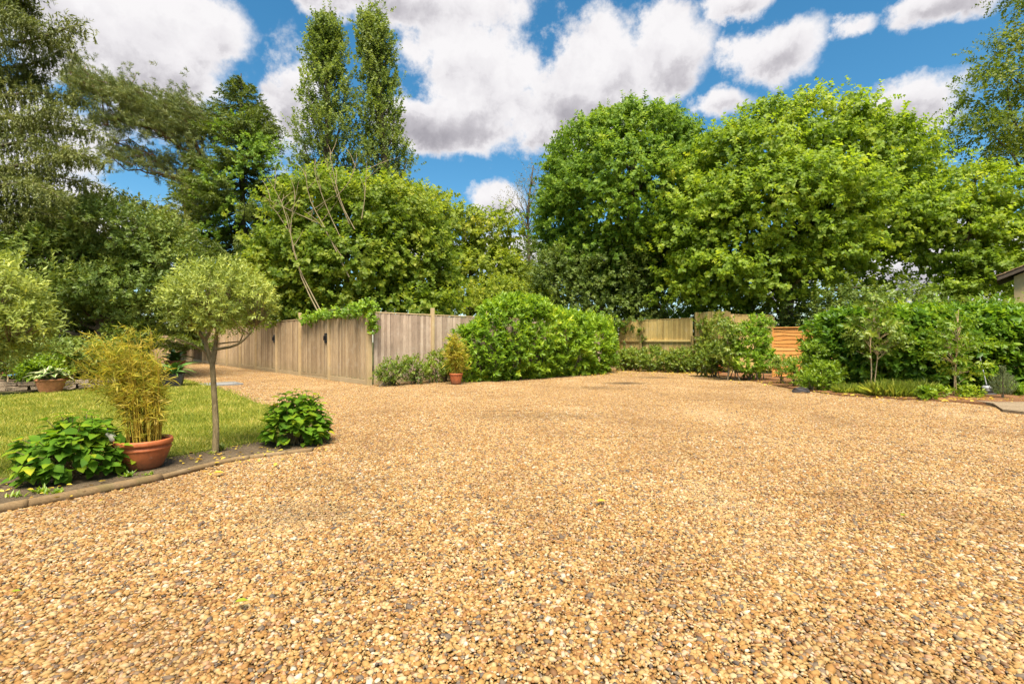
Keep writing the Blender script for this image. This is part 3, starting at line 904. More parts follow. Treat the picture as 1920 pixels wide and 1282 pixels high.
# ------------------------------------------------------------------ trees
trng = np.random.default_rng(23)
def limb_paths(rng, trunk, tips, r0, lift=.12, rmin=.012):
    """limbs leaving the trunk towards crown points; trunk is a list of points"""
    out = []
    T = np.array([tuple(p) for p in trunk])
    for tip in tips:
        tip = np.asarray(tip)
        cand = T[(T[:, 2] < tip[2]-.15*np.linalg.norm(T[:, :2]-tip[:2], axis=1)) | (np.arange(len(T)) == 1)]
        i = np.argmin(np.linalg.norm(cand-tip, axis=1)*.7+np.abs(cand[:, 2]-tip[2]*.6)*.6)
        s = cand[i]
        d = tip-s
        mid = s+d*.5+np.array([0, 0, lift*np.linalg.norm(d)])+rng.normal(0, .05, 3)*np.linalg.norm(d)
        p = smooth_path([s, s*.75+mid*.25+rng.normal(0, .02, 3)*np.linalg.norm(d), mid, tip], 8)
        f = (len(T)-np.argmin(np.linalg.norm(T-s, axis=1)))/len(T)
        rr = r0*(.18+.30*f)
        out.append((p, np.linspace(rr, rmin, 8)))
    return out
def trunk_path(pts, r0, r1, n=14, rng=trng):
    p = smooth_path(pts, n)
    r = np.linspace(r0, r1, n); r[0] *= 1.35
    return (p, r)
def make_tree(name, label, pts, r0, blobs, clumps, per, K, slen, L, W, mat, bark, ang=60, out=.8, upa=.25, rnd=.5, up=.5, droop=.1, spread=.4, flat=.5,
              limbs=14, inner=.6, back=.5, shape='rhomb', group=None, p=2.0, extra=None, cat='tree', r1=None, sag=0.0, jit=.25, low=.6):
    base = Vector(pts[0])
    root = empty(name, tuple(base), label, cat, group)
    mg = .45*slen+.55*spread
    blobs = [(c, tuple(max(x-mg, .4*x) for x in r)) for c, r in blobs]
    B = Blobs(blobs, p)
    C, Nn = B.sample(trng, clumps, inner, back, low)
    tr = trunk_path(pts, r0, r1 or r0*.25)
    paths = [tr]
    if limbs:
        sel = trng.choice(len(C), min(limbs, len(C)), replace=False)
        paths += limb_paths(trng, tr[0], C[sel], r0)
    wlink('trunk', tubes('trunk', paths), root, bark)
    O, NN, ci = cluster(trng, C, Nn, per, spread, flat)
    if sag:
        hd = np.linalg.norm((O-np.repeat(C, per, 0))[:, :2], axis=1)
        O[:, 2] -= sag*hd
    ctint = trng.uniform(0, 1, len(C))[ci]*.7+.3*trng.uniform(0, 1, len(O))
    Ax = NN*out+np.array([0, 0, upa])+trng.normal(0, rnd, O.shape)
    S = shoots(trng, O, Ax, K, slen, L, W, ang, up, jit, droop, ctint)
    if extra is not None:
        S = join(S, extra)
    cr = wlink('crown', leaf_mesh('crown', S, shape), root, mat)
    cr['kind'] = 'stuff'
    return root, C, tr
def gpt(px, Y):
    return Vector(((px-960)*Y/FPX, Y, 0))

# big maple right of centre, leaves in flat tiers
Y = 23.0
mb = [pblob(1500, 258, Y, 150, 92, 3.0), pblob(1420, 310, Y-.6, 140, 100, 3.0), pblob(1590, 310, Y, 150, 105, 3.0), pblob(1480, 390, Y-2, 170, 120, 3.2), pblob(1360, 420, Y-1.2, 130, 120, 2.6),
      pblob(1640, 400, Y-1, 130, 85, 2.6), pblob(1400, 505, Y-2.4, 140, 80, 2.2), pblob(1535, 470, Y-2.6, 110, 55, 2.0), pblob(1300, 480, Y-1.4, 70, 95, 1.8), pblob(1700, 330, Y+1, 70, 60, 1.5), pblob(1640, 470, Y-.5, 90, 40, 1.6), pblob(1615, 520, Y-1, 75, 30, 1.3), pblob(1720, 455, Y, 55, 45, 1.3)]
mroot, _, _ = make_tree('maple_tree', 'broad bright green maple with tiered leaves behind the far fence', [gpt(1475, Y), A(1478, 560, Y), A(1500, 470, Y), A(1508, 330, Y), A(1500, 200, Y)], .32, mb,
          1050, 9, 11, .46, .175, .155, M['maple'], M['bark'], ang=72, out=.75, upa=-.05, rnd=.45, up=1.1, droop=.22, spread=.52, flat=.16, limbs=30, inner=.55, sag=.32, jit=.3)
mlimbs = []
for ctrl, ra, rb_ in (([(1476, 575, 21.6), (1490, 535, 20.6), (1520, 508, 19.9), (1560, 478, 19.6)], .10, .04), ([(1476, 590, 21.8), (1455, 545, 21.0), (1425, 505, 20.2)], .08, .03), ([(1480, 560, 22.0), (1555, 545, 20.5), (1640, 535, 20.2)], .08, .03),
                      ([(1345, 590, 21.5), (1322, 520, 20.6), (1330, 440, 20.3)], .035, .015), ([(1500, 470, 21.5), (1470, 420, 20.0), (1440, 360, 19.9)], .06, .02)):
    mlimbs.append((smooth_path([A(*c) for c in ctrl], 9), np.linspace(ra, rb_, 9)))
wlink('limb', tubes('limb', mlimbs), mroot, M['barkpale'])
# maple farther right, lower
Y = 21.5
make_tree('maple_tree', 'lower bright green maple at the right, before the dark tree', [gpt(1805, Y), A(1800, 560, Y), A(1815, 430, Y), A(1830, 330, Y)], .2,
          [pblob(1830, 350, Y, 75, 50, 1.6), pblob(1800, 420, Y, 80, 70, 1.7), pblob(1890, 430, Y, 80, 75, 1.7), pblob(1850, 500, Y-.4, 90, 50, 1.5), pblob(1775, 480, Y, 45, 60, 1.1), pblob(1800, 535, Y-.3, 70, 32, 1.1), pblob(1965, 470, Y, 80, 90, 1.6)],
          270, 9, 10, .42, .175, .155, M['maple'], M['bark'], ang=72, out=.75, upa=-.05, rnd=.45, up=1.1, droop=.22, spread=.40, flat=.18, limbs=16, sag=.25, jit=.3)
# dark tree at the upper right corner
Y = 25.0
make_tree('broadleaf_tree', 'dark lacy tree rising into the upper right corner', [gpt(1965, Y), A(1960, 450, Y), A(1945, 250, Y), A(1950, 60, Y), A(1960, -80, Y)], .4,
          [pblob(1905, 100, Y, 75, 60, 2), pblob(1850, 170, Y, 75, 45, 1.8), pblob(1850, 255, Y, 95, 42, 2), pblob(1930, 210, Y, 80, 70, 2), pblob(1900, 320, Y, 90, 50, 2), pblob(1925, 40, Y, 45, 45, 1.6),
           pblob(2050, 150, Y, 110, 160, 2.6), pblob(1960, -60, Y, 90, 80, 2), pblob(1940, 390, Y, 60, 40, 1.5)],
          760, 5, 10, .6, .15, .10, M['darktree'], M['bark'], ang=60, out=.9, upa=.0, rnd=.45, up=.8, droop=.15, spread=.4, flat=.3, limbs=30, inner=.45)
# ivy covered dome
Y = 26.0
db = [pblob(1185, 278, Y, 115, 78, 3.2), pblob(1110, 310, Y, 85, 85, 3), pblob(1255, 318, Y, 80, 90, 3), pblob(1170, 380, Y-1, 150, 130, 4), pblob(1075, 410, Y, 70, 130, 3), pblob(1275, 420, Y, 70, 120, 3), pblob(1160, 440, Y+1.5, 120, 130, 2.5), pblob(1150, 480, Y-1.5, 110, 80, 2.2)]
make_tree('ivy_clad_tree', 'dense rounded tree smothered in ivy, behind the far fence', [gpt(1185, Y), A(1180, 500, Y), A(1185, 350, Y), A(1190, 230, Y)], .45, db,
          1620, 7, 11, .40, .175, .13, M['ivydome'], M['bark'], ang=66, out=.9, upa=-.15, rnd=.45, up=.55, droop=.35, spread=.26, flat=.8, limbs=14, inner=.66, low=.8, jit=.3)
Y = 24.0
make_tree('ivy_clad_tree', 'dull olive-green ivy bush beneath the rounded tree', [gpt(1120, Y), A(1125, 600, Y), A(1130, 480, Y)], .18,
          [pblob(1110, 540, Y, 95, 85, 2.2), pblob(1045, 530, Y, 55, 75, 1.8), pblob(1180, 520, Y, 60, 80, 1.8), pblob(1150, 590, Y-.8, 110, 50, 1.5)],
          480, 4, 10, .4, .15, .10, M['greyivy'], M['bark'], ang=60, out=.8, upa=.1, rnd=.55, up=.5, droop=.2, spread=.28, flat=.7, limbs=16, inner=.6)
# leaning pale trunk rising behind the far fence
Y = 23.4
lt = empty('leaning_tree', tuple(gpt(1262, Y)), 'thin pale trunk leaning left above the far fence', 'tree')
pth = smooth_path([gpt(1262, Y), A(1250, 600, Y), A(1228, 560, Y), A(1203, 510, Y), A(1195, 470, Y)], 10)
wlink('trunk', tubes('trunk', [(pth, np.linspace(.12, .05, 10)), (smooth_path([A(1228, 560, Y), A(1240, 500, Y), A(1236, 440, Y)], 6), np.linspace(.05, .02, 6))]), lt, M['barkpale'])
C = np.array([tuple(A(1195+trng.normal(0, 28), 470+trng.normal(0, 28), Y+trng.normal(0, .5))) for _ in range(60)])
cr = wlink('crown', leaf_mesh('crown', shoots(trng, C, trng.normal(0, 1, C.shape)+[0, 0, .4], 10, .5, .17, .12, 60, .6)), lt, M['hazel']); cr['kind'] = 'stuff'
# evergreen undergrowth behind the far fence and under the maple
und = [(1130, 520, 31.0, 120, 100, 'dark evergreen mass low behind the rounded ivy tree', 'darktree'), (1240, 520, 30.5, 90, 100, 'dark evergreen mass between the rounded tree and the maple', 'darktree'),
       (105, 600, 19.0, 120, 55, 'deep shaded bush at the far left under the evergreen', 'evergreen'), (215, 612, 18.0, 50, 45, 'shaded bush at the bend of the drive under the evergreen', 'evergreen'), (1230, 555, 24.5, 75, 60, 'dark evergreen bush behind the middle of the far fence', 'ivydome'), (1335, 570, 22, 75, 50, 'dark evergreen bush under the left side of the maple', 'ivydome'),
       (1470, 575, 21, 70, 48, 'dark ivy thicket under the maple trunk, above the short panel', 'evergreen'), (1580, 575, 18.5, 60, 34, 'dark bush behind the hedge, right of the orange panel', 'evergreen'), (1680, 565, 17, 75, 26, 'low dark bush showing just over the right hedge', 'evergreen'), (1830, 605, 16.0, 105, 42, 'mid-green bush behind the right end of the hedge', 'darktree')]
for px, py, Y, rx, rz, lab, mt in und:
    make_tree('evergreen_bush', lab, [gpt(px, Y), A(px, 600, Y), A(px+6, py, Y)], .09, [pblob(px, py, Y, rx, rz), pblob(px-rx*.5, py+rz*.5, Y, rx*.6, rz*.9), pblob(px+rx*.55, py+rz*.5, Y, rx*.6, rz*.9), pblob(px, 640, Y, rx*1.0, 50)],
              200, 4, 9, .35, .13, .09, M[mt], M['bark'], ang=60, out=.8, upa=.1, rnd=.5, up=.5, droop=.2, spread=.25, flat=.7, limbs=8, inner=.6, group='undergrowth behind the fences', cat='bush')
# hazel thicket over the long fence
Y = 21.0
hz = [pblob(620, 400, Y, 120, 85, 2.2), pblob(720, 420, Y, 110, 90, 2.2), pblob(560, 500, Y-.5, 85, 95, 2), pblob(660, 500, Y-1, 120, 90, 2.2), pblob(770, 500, Y, 90, 90, 2), pblob(700, 575, Y-1.3, 170, 45, 1.4), pblob(560, 580, Y-.6, 60, 40, 1.2)]
hroot, hC, htr = make_tree('hazel_thicket', 'dense leafy hazel thicket overhanging the long fence', [gpt(655, Y), A(655, 580, Y), A(650, 450, Y), A(660, 350, Y)], .16, hz,
          1300, 4, 11, .46, .175, .145, M['hazel'], M['barkpale'], ang=66, out=.8, upa=.1, rnd=.5, up=.7, droop=.2, spread=.33, flat=.5, limbs=20, inner=.6)
bare = [[(600, 592), (565, 520), (545, 440), (528, 380), (500, 330)], [(605, 590), (560, 500), (545, 430), (560, 340)], [(655, 520), (610, 430), (580, 370), (572, 310)], [(640, 480), (600, 420), (570, 395)], [(665, 430), (640, 380), (622, 310), (618, 285)],
        [(655, 420), (630, 360), (610, 300)], [(678, 410), (684, 370), (688, 300)], [(650, 470), (615, 395), (592, 330), (590, 300)], [(600, 420), (545, 395), (495, 370)], [(630, 370), (655, 340), (668, 300)], [(545, 440), (520, 400), (505, 385)]]
bp = []
for k, ctrl in enumerate(bare):
    Yk = 17.9+.1*k
    bp.append((smooth_path([A(x, y, Yk) for x, y in ctrl], 9), np.linspace(.026 if k < 3 else .019, .006, 9)))
    q = bp[-1][0]
    for j in (4, 6, 7):
        e = Vector(q[j])+Vector((trng.normal(0, .45), trng.normal(0, .2), trng.uniform(.3, .9)))
        bp.append((smooth_path([q[j], (Vector(q[j])+e)/2+Vector((.05, 0, .05)), e], 5), np.linspace(.014, .005, 5)))
wlink('bare_stem', tubes('bare_stem', bp, 6), hroot, M['barkpale'])['label'] = 'pale bare stems standing out of the leaves'
Y = 27.0
make_tree('leafy_tree', 'low leafy tree between the hazel thicket and the gap of sky', [gpt(880, Y), A(880, 560, Y), A(885, 450, Y)], .2,
          [pblob(850, 440, Y, 75, 60, 2), pblob(920, 440, Y, 55, 55, 1.8), pblob(880, 520, Y-.5, 110, 70, 2.2), pblob(960, 540, Y, 60, 60, 1.8), pblob(800, 400, Y+.5, 55, 55, 1.8)],
          560, 4, 11, .5, .19, .16, M['hazel2'], M['bark'], ang=66, out=.8, upa=.1, rnd=.5, up=.7, droop=.2, spread=.36, flat=.5, limbs=16, inner=.6)
Y = 24.0
make_tree('leafy_tree', 'yellow-green bush filling the dip right of the hazel', [gpt(960, Y), A(965, 620, Y), A(970, 560, Y)], .1,
          [pblob(950, 570, Y, 80, 55, 1.6), pblob(860, 580, Y, 70, 50, 1.5), pblob(1010, 580, Y, 50, 50, 1.4)], 300, 4, 10, .4, .13, .10, M['hazel2'], M['bark'], limbs=8, spread=.3, group=None)
# thin, half bare tree in the gap
Y = 33.0
make_tree('sparse_tree', 'thin half-bare tree standing in the gap of sky', [gpt(990, Y), A(992, 500, Y), A(990, 400, Y), A(1000, 310, Y)], .16,
          [pblob(985, 390, Y, 45, 60, 1.6), pblob(1000, 335, Y, 25, 40, 1.2), pblob(960, 400, Y, 28, 38, 1.2), pblob(1000, 460, Y, 35, 60, 1.4)],
          150, 3, 8, .7, .10, .055, M['twiggy'], M['bark'], ang=45, out=.6, upa=.6, rnd=.5, up=.3, spread=.35, flat=1, limbs=60, inner=.3)
make_tree('leafy_tree', 'dull green tree low in the gap beside the rounded tree', [gpt(1005, 30), A(1005, 560, 30), A(1005, 500, 30)], .14,
          [pblob(1000, 510, 30, 45, 70, 1.8), pblob(975, 560, 30, 60, 60, 1.8)], 260, 4, 9, .4, .13, .09, M['greyivy'], M['bark'], limbs=10, spread=.3)
# poplars
def poplar(label, axis, widths, Y, n):
    pts = [A(x, y, Y) for x, y in axis]
    base = Vector((pts[-1].x, Y, 0))
    root = empty('poplar_tree', tuple(base), label, 'tree', 'tall poplars')
    spine = smooth_path(list(reversed(pts)), 24)
    paths = [([base]+spine, np.linspace(.42, .03, 25))]
    cen, nn = [], []
    for _ in range(n):
        u = trng.uniform(0, 1)
        i = min(int(u*23), 22)
        c = spine[i].lerp(spine[i+1], u*23-i)
        w = np.interp(1-u, np.linspace(0, 1, len(widths)), widths)*.80*Y/FPX*(1+.25*math.sin(u*37+c.x)+.12*math.sin(u*91))
        th = trng.uniform(0, 6.283)
        r = w*math.sqrt(trng.uniform(.08, 1))
        cen.append((c.x+r*math.cos(th), c.y+r*math.sin(th), c.z+trng.normal(0, .4)))
        nn.append((math.cos(th)*.35, math.sin(th)*.35, 1.0))
        if trng.uniform() < .14:
            s = Vector((c.x, c.y, c.z-2.2-r))
            paths.append((smooth_path([s, (s+Vector(cen[-1]))/2+Vector((math.cos(th)*.3, 0, 0)), Vector(cen[-1])], 5), np.linspace(.07, .02, 5)))
    wlink('trunk', tubes('trunk', paths, 6), root, M['bark'])
    cen = np.array(cen); nn = np.array(nn)
    O, NN, ci = cluster(trng, cen, nn, 4, .38, 1.2)
    S = shoots(trng, O, NN+trng.normal(0, .4, O.shape), 10, .75, .22, .19, 60, .1, .4, .15, trng.uniform(0, 1, len(cen))[ci])
    cr = wlink('crown', leaf_mesh('crown', S), root, M['poplar']); cr['kind'] = 'stuff'
poplar('left one of the two tall columnar poplars', [(612, 50), (612, 80), (613, 130), (616, 220), (612, 300), (610, 380)], [5, 24, 32, 44, 66, 76, 72, 60], 45, 720)
poplar('right one of the two tall columnar poplars, leaning left at its top', [(695, 42), (702, 80), (708, 130), (713, 210), (722, 290), (725, 380)], [8, 30, 33, 33, 40, 48, 55, 50], 46, 640)
# spruce with ivy climbing it
Y = 32.0
sroot = empty('spruce_tree', tuple(gpt(455, Y)), 'dark pointed spruce hung with bright ivy, behind the olive tree', 'tree')
top = A(452, 138, Y)
tp = [gpt(455, Y), A(455, 450, Y), A(453, 280, Y), top]
paths = [trunk_path(tp, .3, .03)]
Os, As_, Ts = [], [], []
H = top.z
for lev in np.linspace(.10, .97, 36):
    z = H*lev
    R = (1-lev)**.85*6.8*(.85+.3*trng.uniform())+.06
    nb = 9 if lev < .85 else 6
    for k in range(nb):
        th = trng.uniform(0, 6.283)
        cx = np.interp(z, [0, H], [gpt(455, Y).x, top.x])
        s = Vector((cx, Y, z))
        e = s+Vector((math.cos(th)*R, math.sin(th)*R, -.12*R if lev < .7 else .35*R))
        m = (s+e)/2+Vector((0, 0, -.18*R if lev < .7 else -.02*R))
        q = smooth_path([s, m, e], 7)
        paths.append((q, np.linspace(.05, .012, 7)))
        for u in np.linspace(.18, 1, max(3, int(R*4.4))):
            i = min(int(u*6), 5); c = q[i].lerp(q[i+1], u*6-i)
            for sd in (-1, 1):
                Os.append(tuple(c)); As_.append((math.cos(th)*.8-sd*math.sin(th)*.7, math.sin(th)*.8+sd*math.cos(th)*.7, -.25+trng.normal(0, .15))); Ts.append(trng.uniform())
wlink('trunk', tubes('trunk', paths, 6), sroot, M['bark'])
Os = np.array(Os)
S = shoots(trng, Os, np.array(As_), 14, np.clip((H-Os[:, 2])*.22+.12, .15, .65), .25, .075, 42, .25, .4, .05, np.array(Ts))
cr = wlink('crown', leaf_mesh('crown', S), sroot, M['spruce']); cr['kind'] = 'stuff'
B = Blobs([pblob(455, 270, Y-1.2, 42, 60, 1.2), pblob(480, 330, Y-1.6, 55, 70, 1.4), pblob(430, 370, Y-1.8, 60, 80, 1.5), pblob(470, 430, Y-2, 70, 70, 1.4), pblob(500, 300, Y-1.2, 35, 40, 1), pblob(410, 470, Y-1.5, 50, 80, 1.5), pblob(440, 560, Y-1.5, 90, 60, 1.5)])
C, Nn = B.sample(trng, 230, .6, .25)
O, NN, ci = cluster(trng, C, Nn, 4, .22, .8)
S = shoots(trng, O, NN+[0, 0, -.1]+trng.normal(0, .45, O.shape), 10, .4, .16, .12, 66, .6, .3, .35, trng.uniform(0, 1, len(C))[ci])
cr = wlink('ivy', leaf_mesh('ivy', S), sroot, M['ivydome']); cr['kind'] = 'stuff'; cr['label'] = 'bright ivy climbing through the spruce'
# leaning pine with bare reddish limbs
Y = 37.0
proot = empty('pine_tree', tuple(gpt(372, Y)), 'wind-swept pine with reddish limbs reaching to the left', 'tree')
limbs = [([(372, 641), (360, 480), (350, 390), (345, 340), (372, 292), (358, 262), (320, 225), (250, 190), (180, 162), (130, 150)], .26, .03),
         ([(345, 340), (305, 328), (265, 321), (235, 318)], .11, .03), ([(372, 292), (335, 275), (300, 245), (250, 235), (200, 232)], .12, .02),
         ([(352, 262), (330, 225), (290, 195), (230, 160)], .1, .02), ([(310, 322), (285, 290), (260, 270), (215, 262)], .07, .02), ([(350, 310), (330, 270), (315, 245)], .06, .02), ([(372, 292), (385, 250), (392, 215)], .1, .02),
         ([(340, 330), (348, 300), (340, 290), (300, 292), (240, 290)], .06, .015)]
paths = []
for c, r0, r1 in limbs:
    q = wobble(smooth_path([A(x, y, Y+trng.normal(0, .3)) for x, y in c], 16), .05, trng)
    paths.append((q, np.linspace(r0, r1, 16)))
bands = [((125, 145), (395, 250), 34, 820), ((170, 225), (330, 245), 24, 300), ((230, 180), (390, 220), 30, 380), ((195, 285), (330, 315), 22, 260), ((330, 250), (400, 330), 26, 220), ((140, 150), (250, 180), 20, 220), ((330, 320), (390, 400), 28, 200)]
O, Ax = [], []
for (x0, y0), (x1, y1), w, n in bands:
    for _ in range(n):
        u = trng.uniform(); wv = 1+.4*math.sin(u*19)
        x = x0+(x1-x0)*u+trng.normal(0, 8); y = y0+(y1-y0)*u+trng.normal(0, w*.55*wv)
        O.append(tuple(A(x, y, Y+trng.normal(0, 1.3)))); Ax.append((-.75+trng.normal(0, .3), trng.normal(0, .4), .55+trng.normal(0, .25)))
        if trng.uniform() < .22:
            e = Vector(O[-1]); q = min((p for pp in paths[:7] for p in pp[0]), key=lambda p: (Vector(p)-e).length)
            paths.append((smooth_path([q, (Vector(q)+e)/2+Vector((.1, 0, -.1)), e], 4), np.linspace(.03, .01, 4)))
wlink('trunk', tubes('trunk', paths, 6), proot, M['barkred'])
O, Ax, ci = cluster(trng, np.array(O), np.array(Ax), 2, .22, .7)
S = shoots(trng, O, Ax+trng.normal(0, .2, Ax.shape), 20, .40, .24, .04, 52, .2, .5, 0, trng.uniform(0, 1, ci.max()+1)[ci])
cr = wlink('crown', leaf_mesh('crown', S), proot, M['pine']); cr['kind'] = 'stuff'
# weeping spruce at the left edge
Y = 15.0
wroot = empty('weeping_spruce', tuple(gpt(-60, Y)), 'tall weeping spruce with hanging branchlets at the left edge', 'tree')
tp = [gpt(-60, Y), A(-55, 400, Y), A(-45, 150, Y), A(-40, -150, Y)]
paths = [trunk_path(tp, .3, .1)]
spec = [((-40, 60), (30, 30), (60, 55)), ((-40, 90), (60, 75), (150, 45)), ((-40, 130), (60, 120), (130, 85)), ((-45, 190), (60, 175), (160, 185)), ((-45, 210), (50, 225), (120, 200)), ((-45, 250), (70, 240), (175, 245)), ((-50, 290), (60, 265), (185, 300)),
        ((-50, 330), (40, 320), (190, 350)), ((-50, 330), (80, 300), (150, 290)), ((-50, 380), (30, 370), (120, 385)), ((-50, 420), (30, 395), (90, 400)), ((-45, 20), (20, 0), (45, 5)), ((-45, -40), (20, -50), (40, -30)), ((-50, 350), (60, 345), (110, 370)), ((-50, 160), (20, 150), (80, 145)),
        ((-50, 300), (-120, 290), (-200, 310)), ((-45, 150), (-120, 140), (-180, 160)), ((-55, 420), (60, 400), (170, 420)), ((-55, 450), (40, 430), (120, 440))]
O, Ax, Ln = [], [], []
for (p0, p1, p2) in spec:
    dy = trng.normal(0, .9)
    q = smooth_path([A(p0[0], p0[1], Y), A(p1[0], p1[1], Y+dy*.5), A(p2[0], p2[1], Y+dy)], 14)
    paths.append((q, np.linspace(.06, .014, 14)))
    for u in np.linspace(.12, 1, 56):
        i = min(int(u*13), 12); c = q[i].lerp(q[i+1], u*13-i)
        for _ in range(3):
            O.append(tuple(c+Vector((trng.normal(0, .06), trng.normal(0, .28), trng.normal(0, .05)))))
            Ax.append((trng.normal(.10, .12), trng.normal(0, .12), -1)); Ln.append(trng.uniform(.12, .8)*trng.uniform(.4, 1)*(1.15-.45*u))
wlink('trunk', tubes('trunk', paths, 6), wroot, M['bark'])
S = shoots(trng, np.array(O), np.array(Ax), 16, np.array(Ln), .10, .034, 34, 0, .5, .1, trng.uniform(0, 1, len(O)))
S2 = shoots(trng, np.array(O)+[0, 0, .02], trng.normal(0, .5, (len(O), 3))+[.6, 0, .0], 7, .26, .13, .036, 40, .2, .4, .05)
cr = wlink('crown', leaf_mesh('crown', join(S, S2)), wroot, M['weeping']); cr['kind'] = 'stuff'
# dark evergreen mass at the left, behind the pots
Y = 16.5
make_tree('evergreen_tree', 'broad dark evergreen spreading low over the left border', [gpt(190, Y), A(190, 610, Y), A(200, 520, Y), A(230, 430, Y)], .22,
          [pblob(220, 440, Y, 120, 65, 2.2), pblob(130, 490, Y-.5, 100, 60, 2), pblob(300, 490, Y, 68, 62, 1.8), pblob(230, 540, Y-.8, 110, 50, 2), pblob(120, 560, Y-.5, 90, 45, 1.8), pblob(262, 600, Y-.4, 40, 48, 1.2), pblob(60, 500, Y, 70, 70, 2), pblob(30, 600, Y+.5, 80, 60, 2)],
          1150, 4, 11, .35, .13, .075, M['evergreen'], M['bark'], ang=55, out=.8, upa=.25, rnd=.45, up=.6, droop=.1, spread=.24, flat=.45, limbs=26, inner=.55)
Y = 18.5
make_tree('evergreen_tree', 'paler bushy evergreen showing above the dark one, under the pine', [gpt(190, Y), A(195, 560, Y), A(215, 430, Y)], .2,
          [pblob(225, 415, Y, 100, 50, 1.6), pblob(150, 430, Y, 70, 45, 1.6), pblob(290, 440, Y, 66, 50, 1.5), pblob(190, 500, Y, 110, 60, 1.8)],
          420, 4, 10, .4, .15, .075, M['weeping'], M['bark'], ang=45, out=.7, upa=.3, rnd=.45, up=.4, droop=.25, spread=.28, flat=.5, limbs=14)
# shrubs right under it, in the shade
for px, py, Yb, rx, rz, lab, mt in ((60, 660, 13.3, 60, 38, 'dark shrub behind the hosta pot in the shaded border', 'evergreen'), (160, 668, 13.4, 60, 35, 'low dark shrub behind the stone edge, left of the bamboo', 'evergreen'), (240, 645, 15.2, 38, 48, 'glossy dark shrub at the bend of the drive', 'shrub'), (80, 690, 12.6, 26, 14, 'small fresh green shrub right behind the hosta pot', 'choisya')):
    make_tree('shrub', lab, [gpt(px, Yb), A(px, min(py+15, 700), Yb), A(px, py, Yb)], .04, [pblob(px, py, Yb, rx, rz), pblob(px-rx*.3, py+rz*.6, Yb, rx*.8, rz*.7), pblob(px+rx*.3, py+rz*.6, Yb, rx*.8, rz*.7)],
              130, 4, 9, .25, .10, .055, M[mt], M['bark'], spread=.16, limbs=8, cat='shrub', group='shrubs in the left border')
# far wood closing the view behind everything
Y = 75.0
wood = [pblob(x, 560+trng.normal(0, 10), Y+trng.normal(0, 6), 70, 45+trng.uniform(0, 20), 5) for x in range(-300, 2300, 70) if not (1560 < x < 1790)]
B = Blobs(wood)
C, Nn = B.sample(trng, 1300, .6, .2)
O, NN, ci = cluster(trng, C, Nn, 3, .9, .7)
S = shoots(trng, O, NN+trng.normal(0, .5, O.shape), 9, 1.2, .55, .5, 60, .5, .4, .1, trng.uniform(0, 1, len(C))[ci])
tag(link('distant_wood', leaf_mesh('distant_wood', S), None, M['darktree']), 'distant band of trees beyond the gardens', 'wood', kind='stuff')
# ------------------------------------------------------------------ hedges, shrubs, pots
prng = np.random.default_rng(77)
def hedge(name, label, base, blobs, n, K, slen, L, W, mat, p=3.0, tops=None, inner=.72, cat='hedge', stems=True, out=.75, upa=.55, ang=50, droop=0.05, up=.35, shape='hex', group=None, low=.9, back=.35, part='foliage'):
    root = empty(name, tuple(base), label, cat, group)
    if p == 2.0:
        mg = .5*slen+.25*L
        blobs = [(c, tuple(max(x-mg, .35*x) for x in r)) for c, r in blobs]
    B = Blobs(blobs, p)
    C, Nn = B.sample(prng, n, inner, back, low)
    C[:, 2] = np.maximum(C[:, 2], .05)
    S = shoots(prng, C, Nn*out+np.array([0, 0, upa])+prng.normal(0, .38, C.shape), K, slen, L, W, ang, up, .25, droop)
    if tops is not None:
        S = join(S, tops)
    o = wlink(part, leaf_mesh(part, S, shape), root, mat)
    o['kind'] = 'stuff'
    if stems:
        pp = []
        for c, r in blobs:
            for _ in range(3 if len(blobs) < 12 else 1):
                b = Vector((c[0]+prng.normal(0, r[0]*.25), c[1]+prng.normal(0, .15), 0))
                e = Vector(c)+Vector((prng.normal(0, r[0]*.4), prng.normal(0, r[1]*.4), r[2]*prng.uniform(.2, .6)))
                pp.append((smooth_path([b, (b+e)/2+Vector(prng.normal(0, .05, 3)), e], 6), np.linspace(min(.03, r[0]*.08), .005, 6)))
        wlink('stems', tubes('stems', pp, 5), root, M['bark'])
    return root
NS = Vector((DS.y, -DS.x, 0))     # from the side fence into the yard
def hb(t, off, z, rt, rn, rz):
    c = FC+DS*t+NS*off
    return ((c.x, c.y, z), (max(rt, rn)*.92, max(rt, rn)*.92, rz))
# large laurel hedge along the side fence
lb = [hb(2.95, .9, .75, .6, .55, .85), hb(3.55, 1.0, .85, .75, .7, .95), hb(4.3, 1.1, 1.25, .9, .8, 1.3), hb(5.3, 1.15, 1.3, 1.0, .8, 1.35), hb(6.4, 1.15, 1.15, 1.0, .8, 1.2), hb(7.5, 1.1, 1.1, 1.0, .8, 1.15), hb(8.6, 1.1, 1.05, 1.0, .8, 1.1), hb(9.4, 1.0, .98, .85, .8, 1.0), hb(9.9, .9, .85, .55, .5, .85), hb(4.6, 1.2, 2.25, .65, .55, .45), hb(5.5, 1.1, 2.15, .75, .6, .5)]
tt_ = [(FC+DS*t+NS*(1.1+prng.normal(0, .3))) for t in prng.uniform(3.0, 10.1, 190)]
To = np.array([(p.x, p.y, np.interp((p-FC).dot(DS), [3.4, 4.3, 4.8, 5.6, 6.6, 8, 9.5, 11], [1.7, 2.4, 2.65, 2.45, 2.2, 2.15, 2.0, 1.75])-.1) for p in tt_])
tops = shoots(prng, To, prng.normal(0, .22, To.shape)+[0, 0, 1], 9, prng.uniform(.25, .55, len(To)), .15, .055, 42, .1, .2, 0, prng.uniform(.6, 1, len(To)))
hedge('laurel_hedge', 'large bright green laurel hedge bulging out of the side fence', FC+DS*6.5+NS*1.0, lb, 3100, 9, .24, .16, .066, M['laurel'], tops=tops)
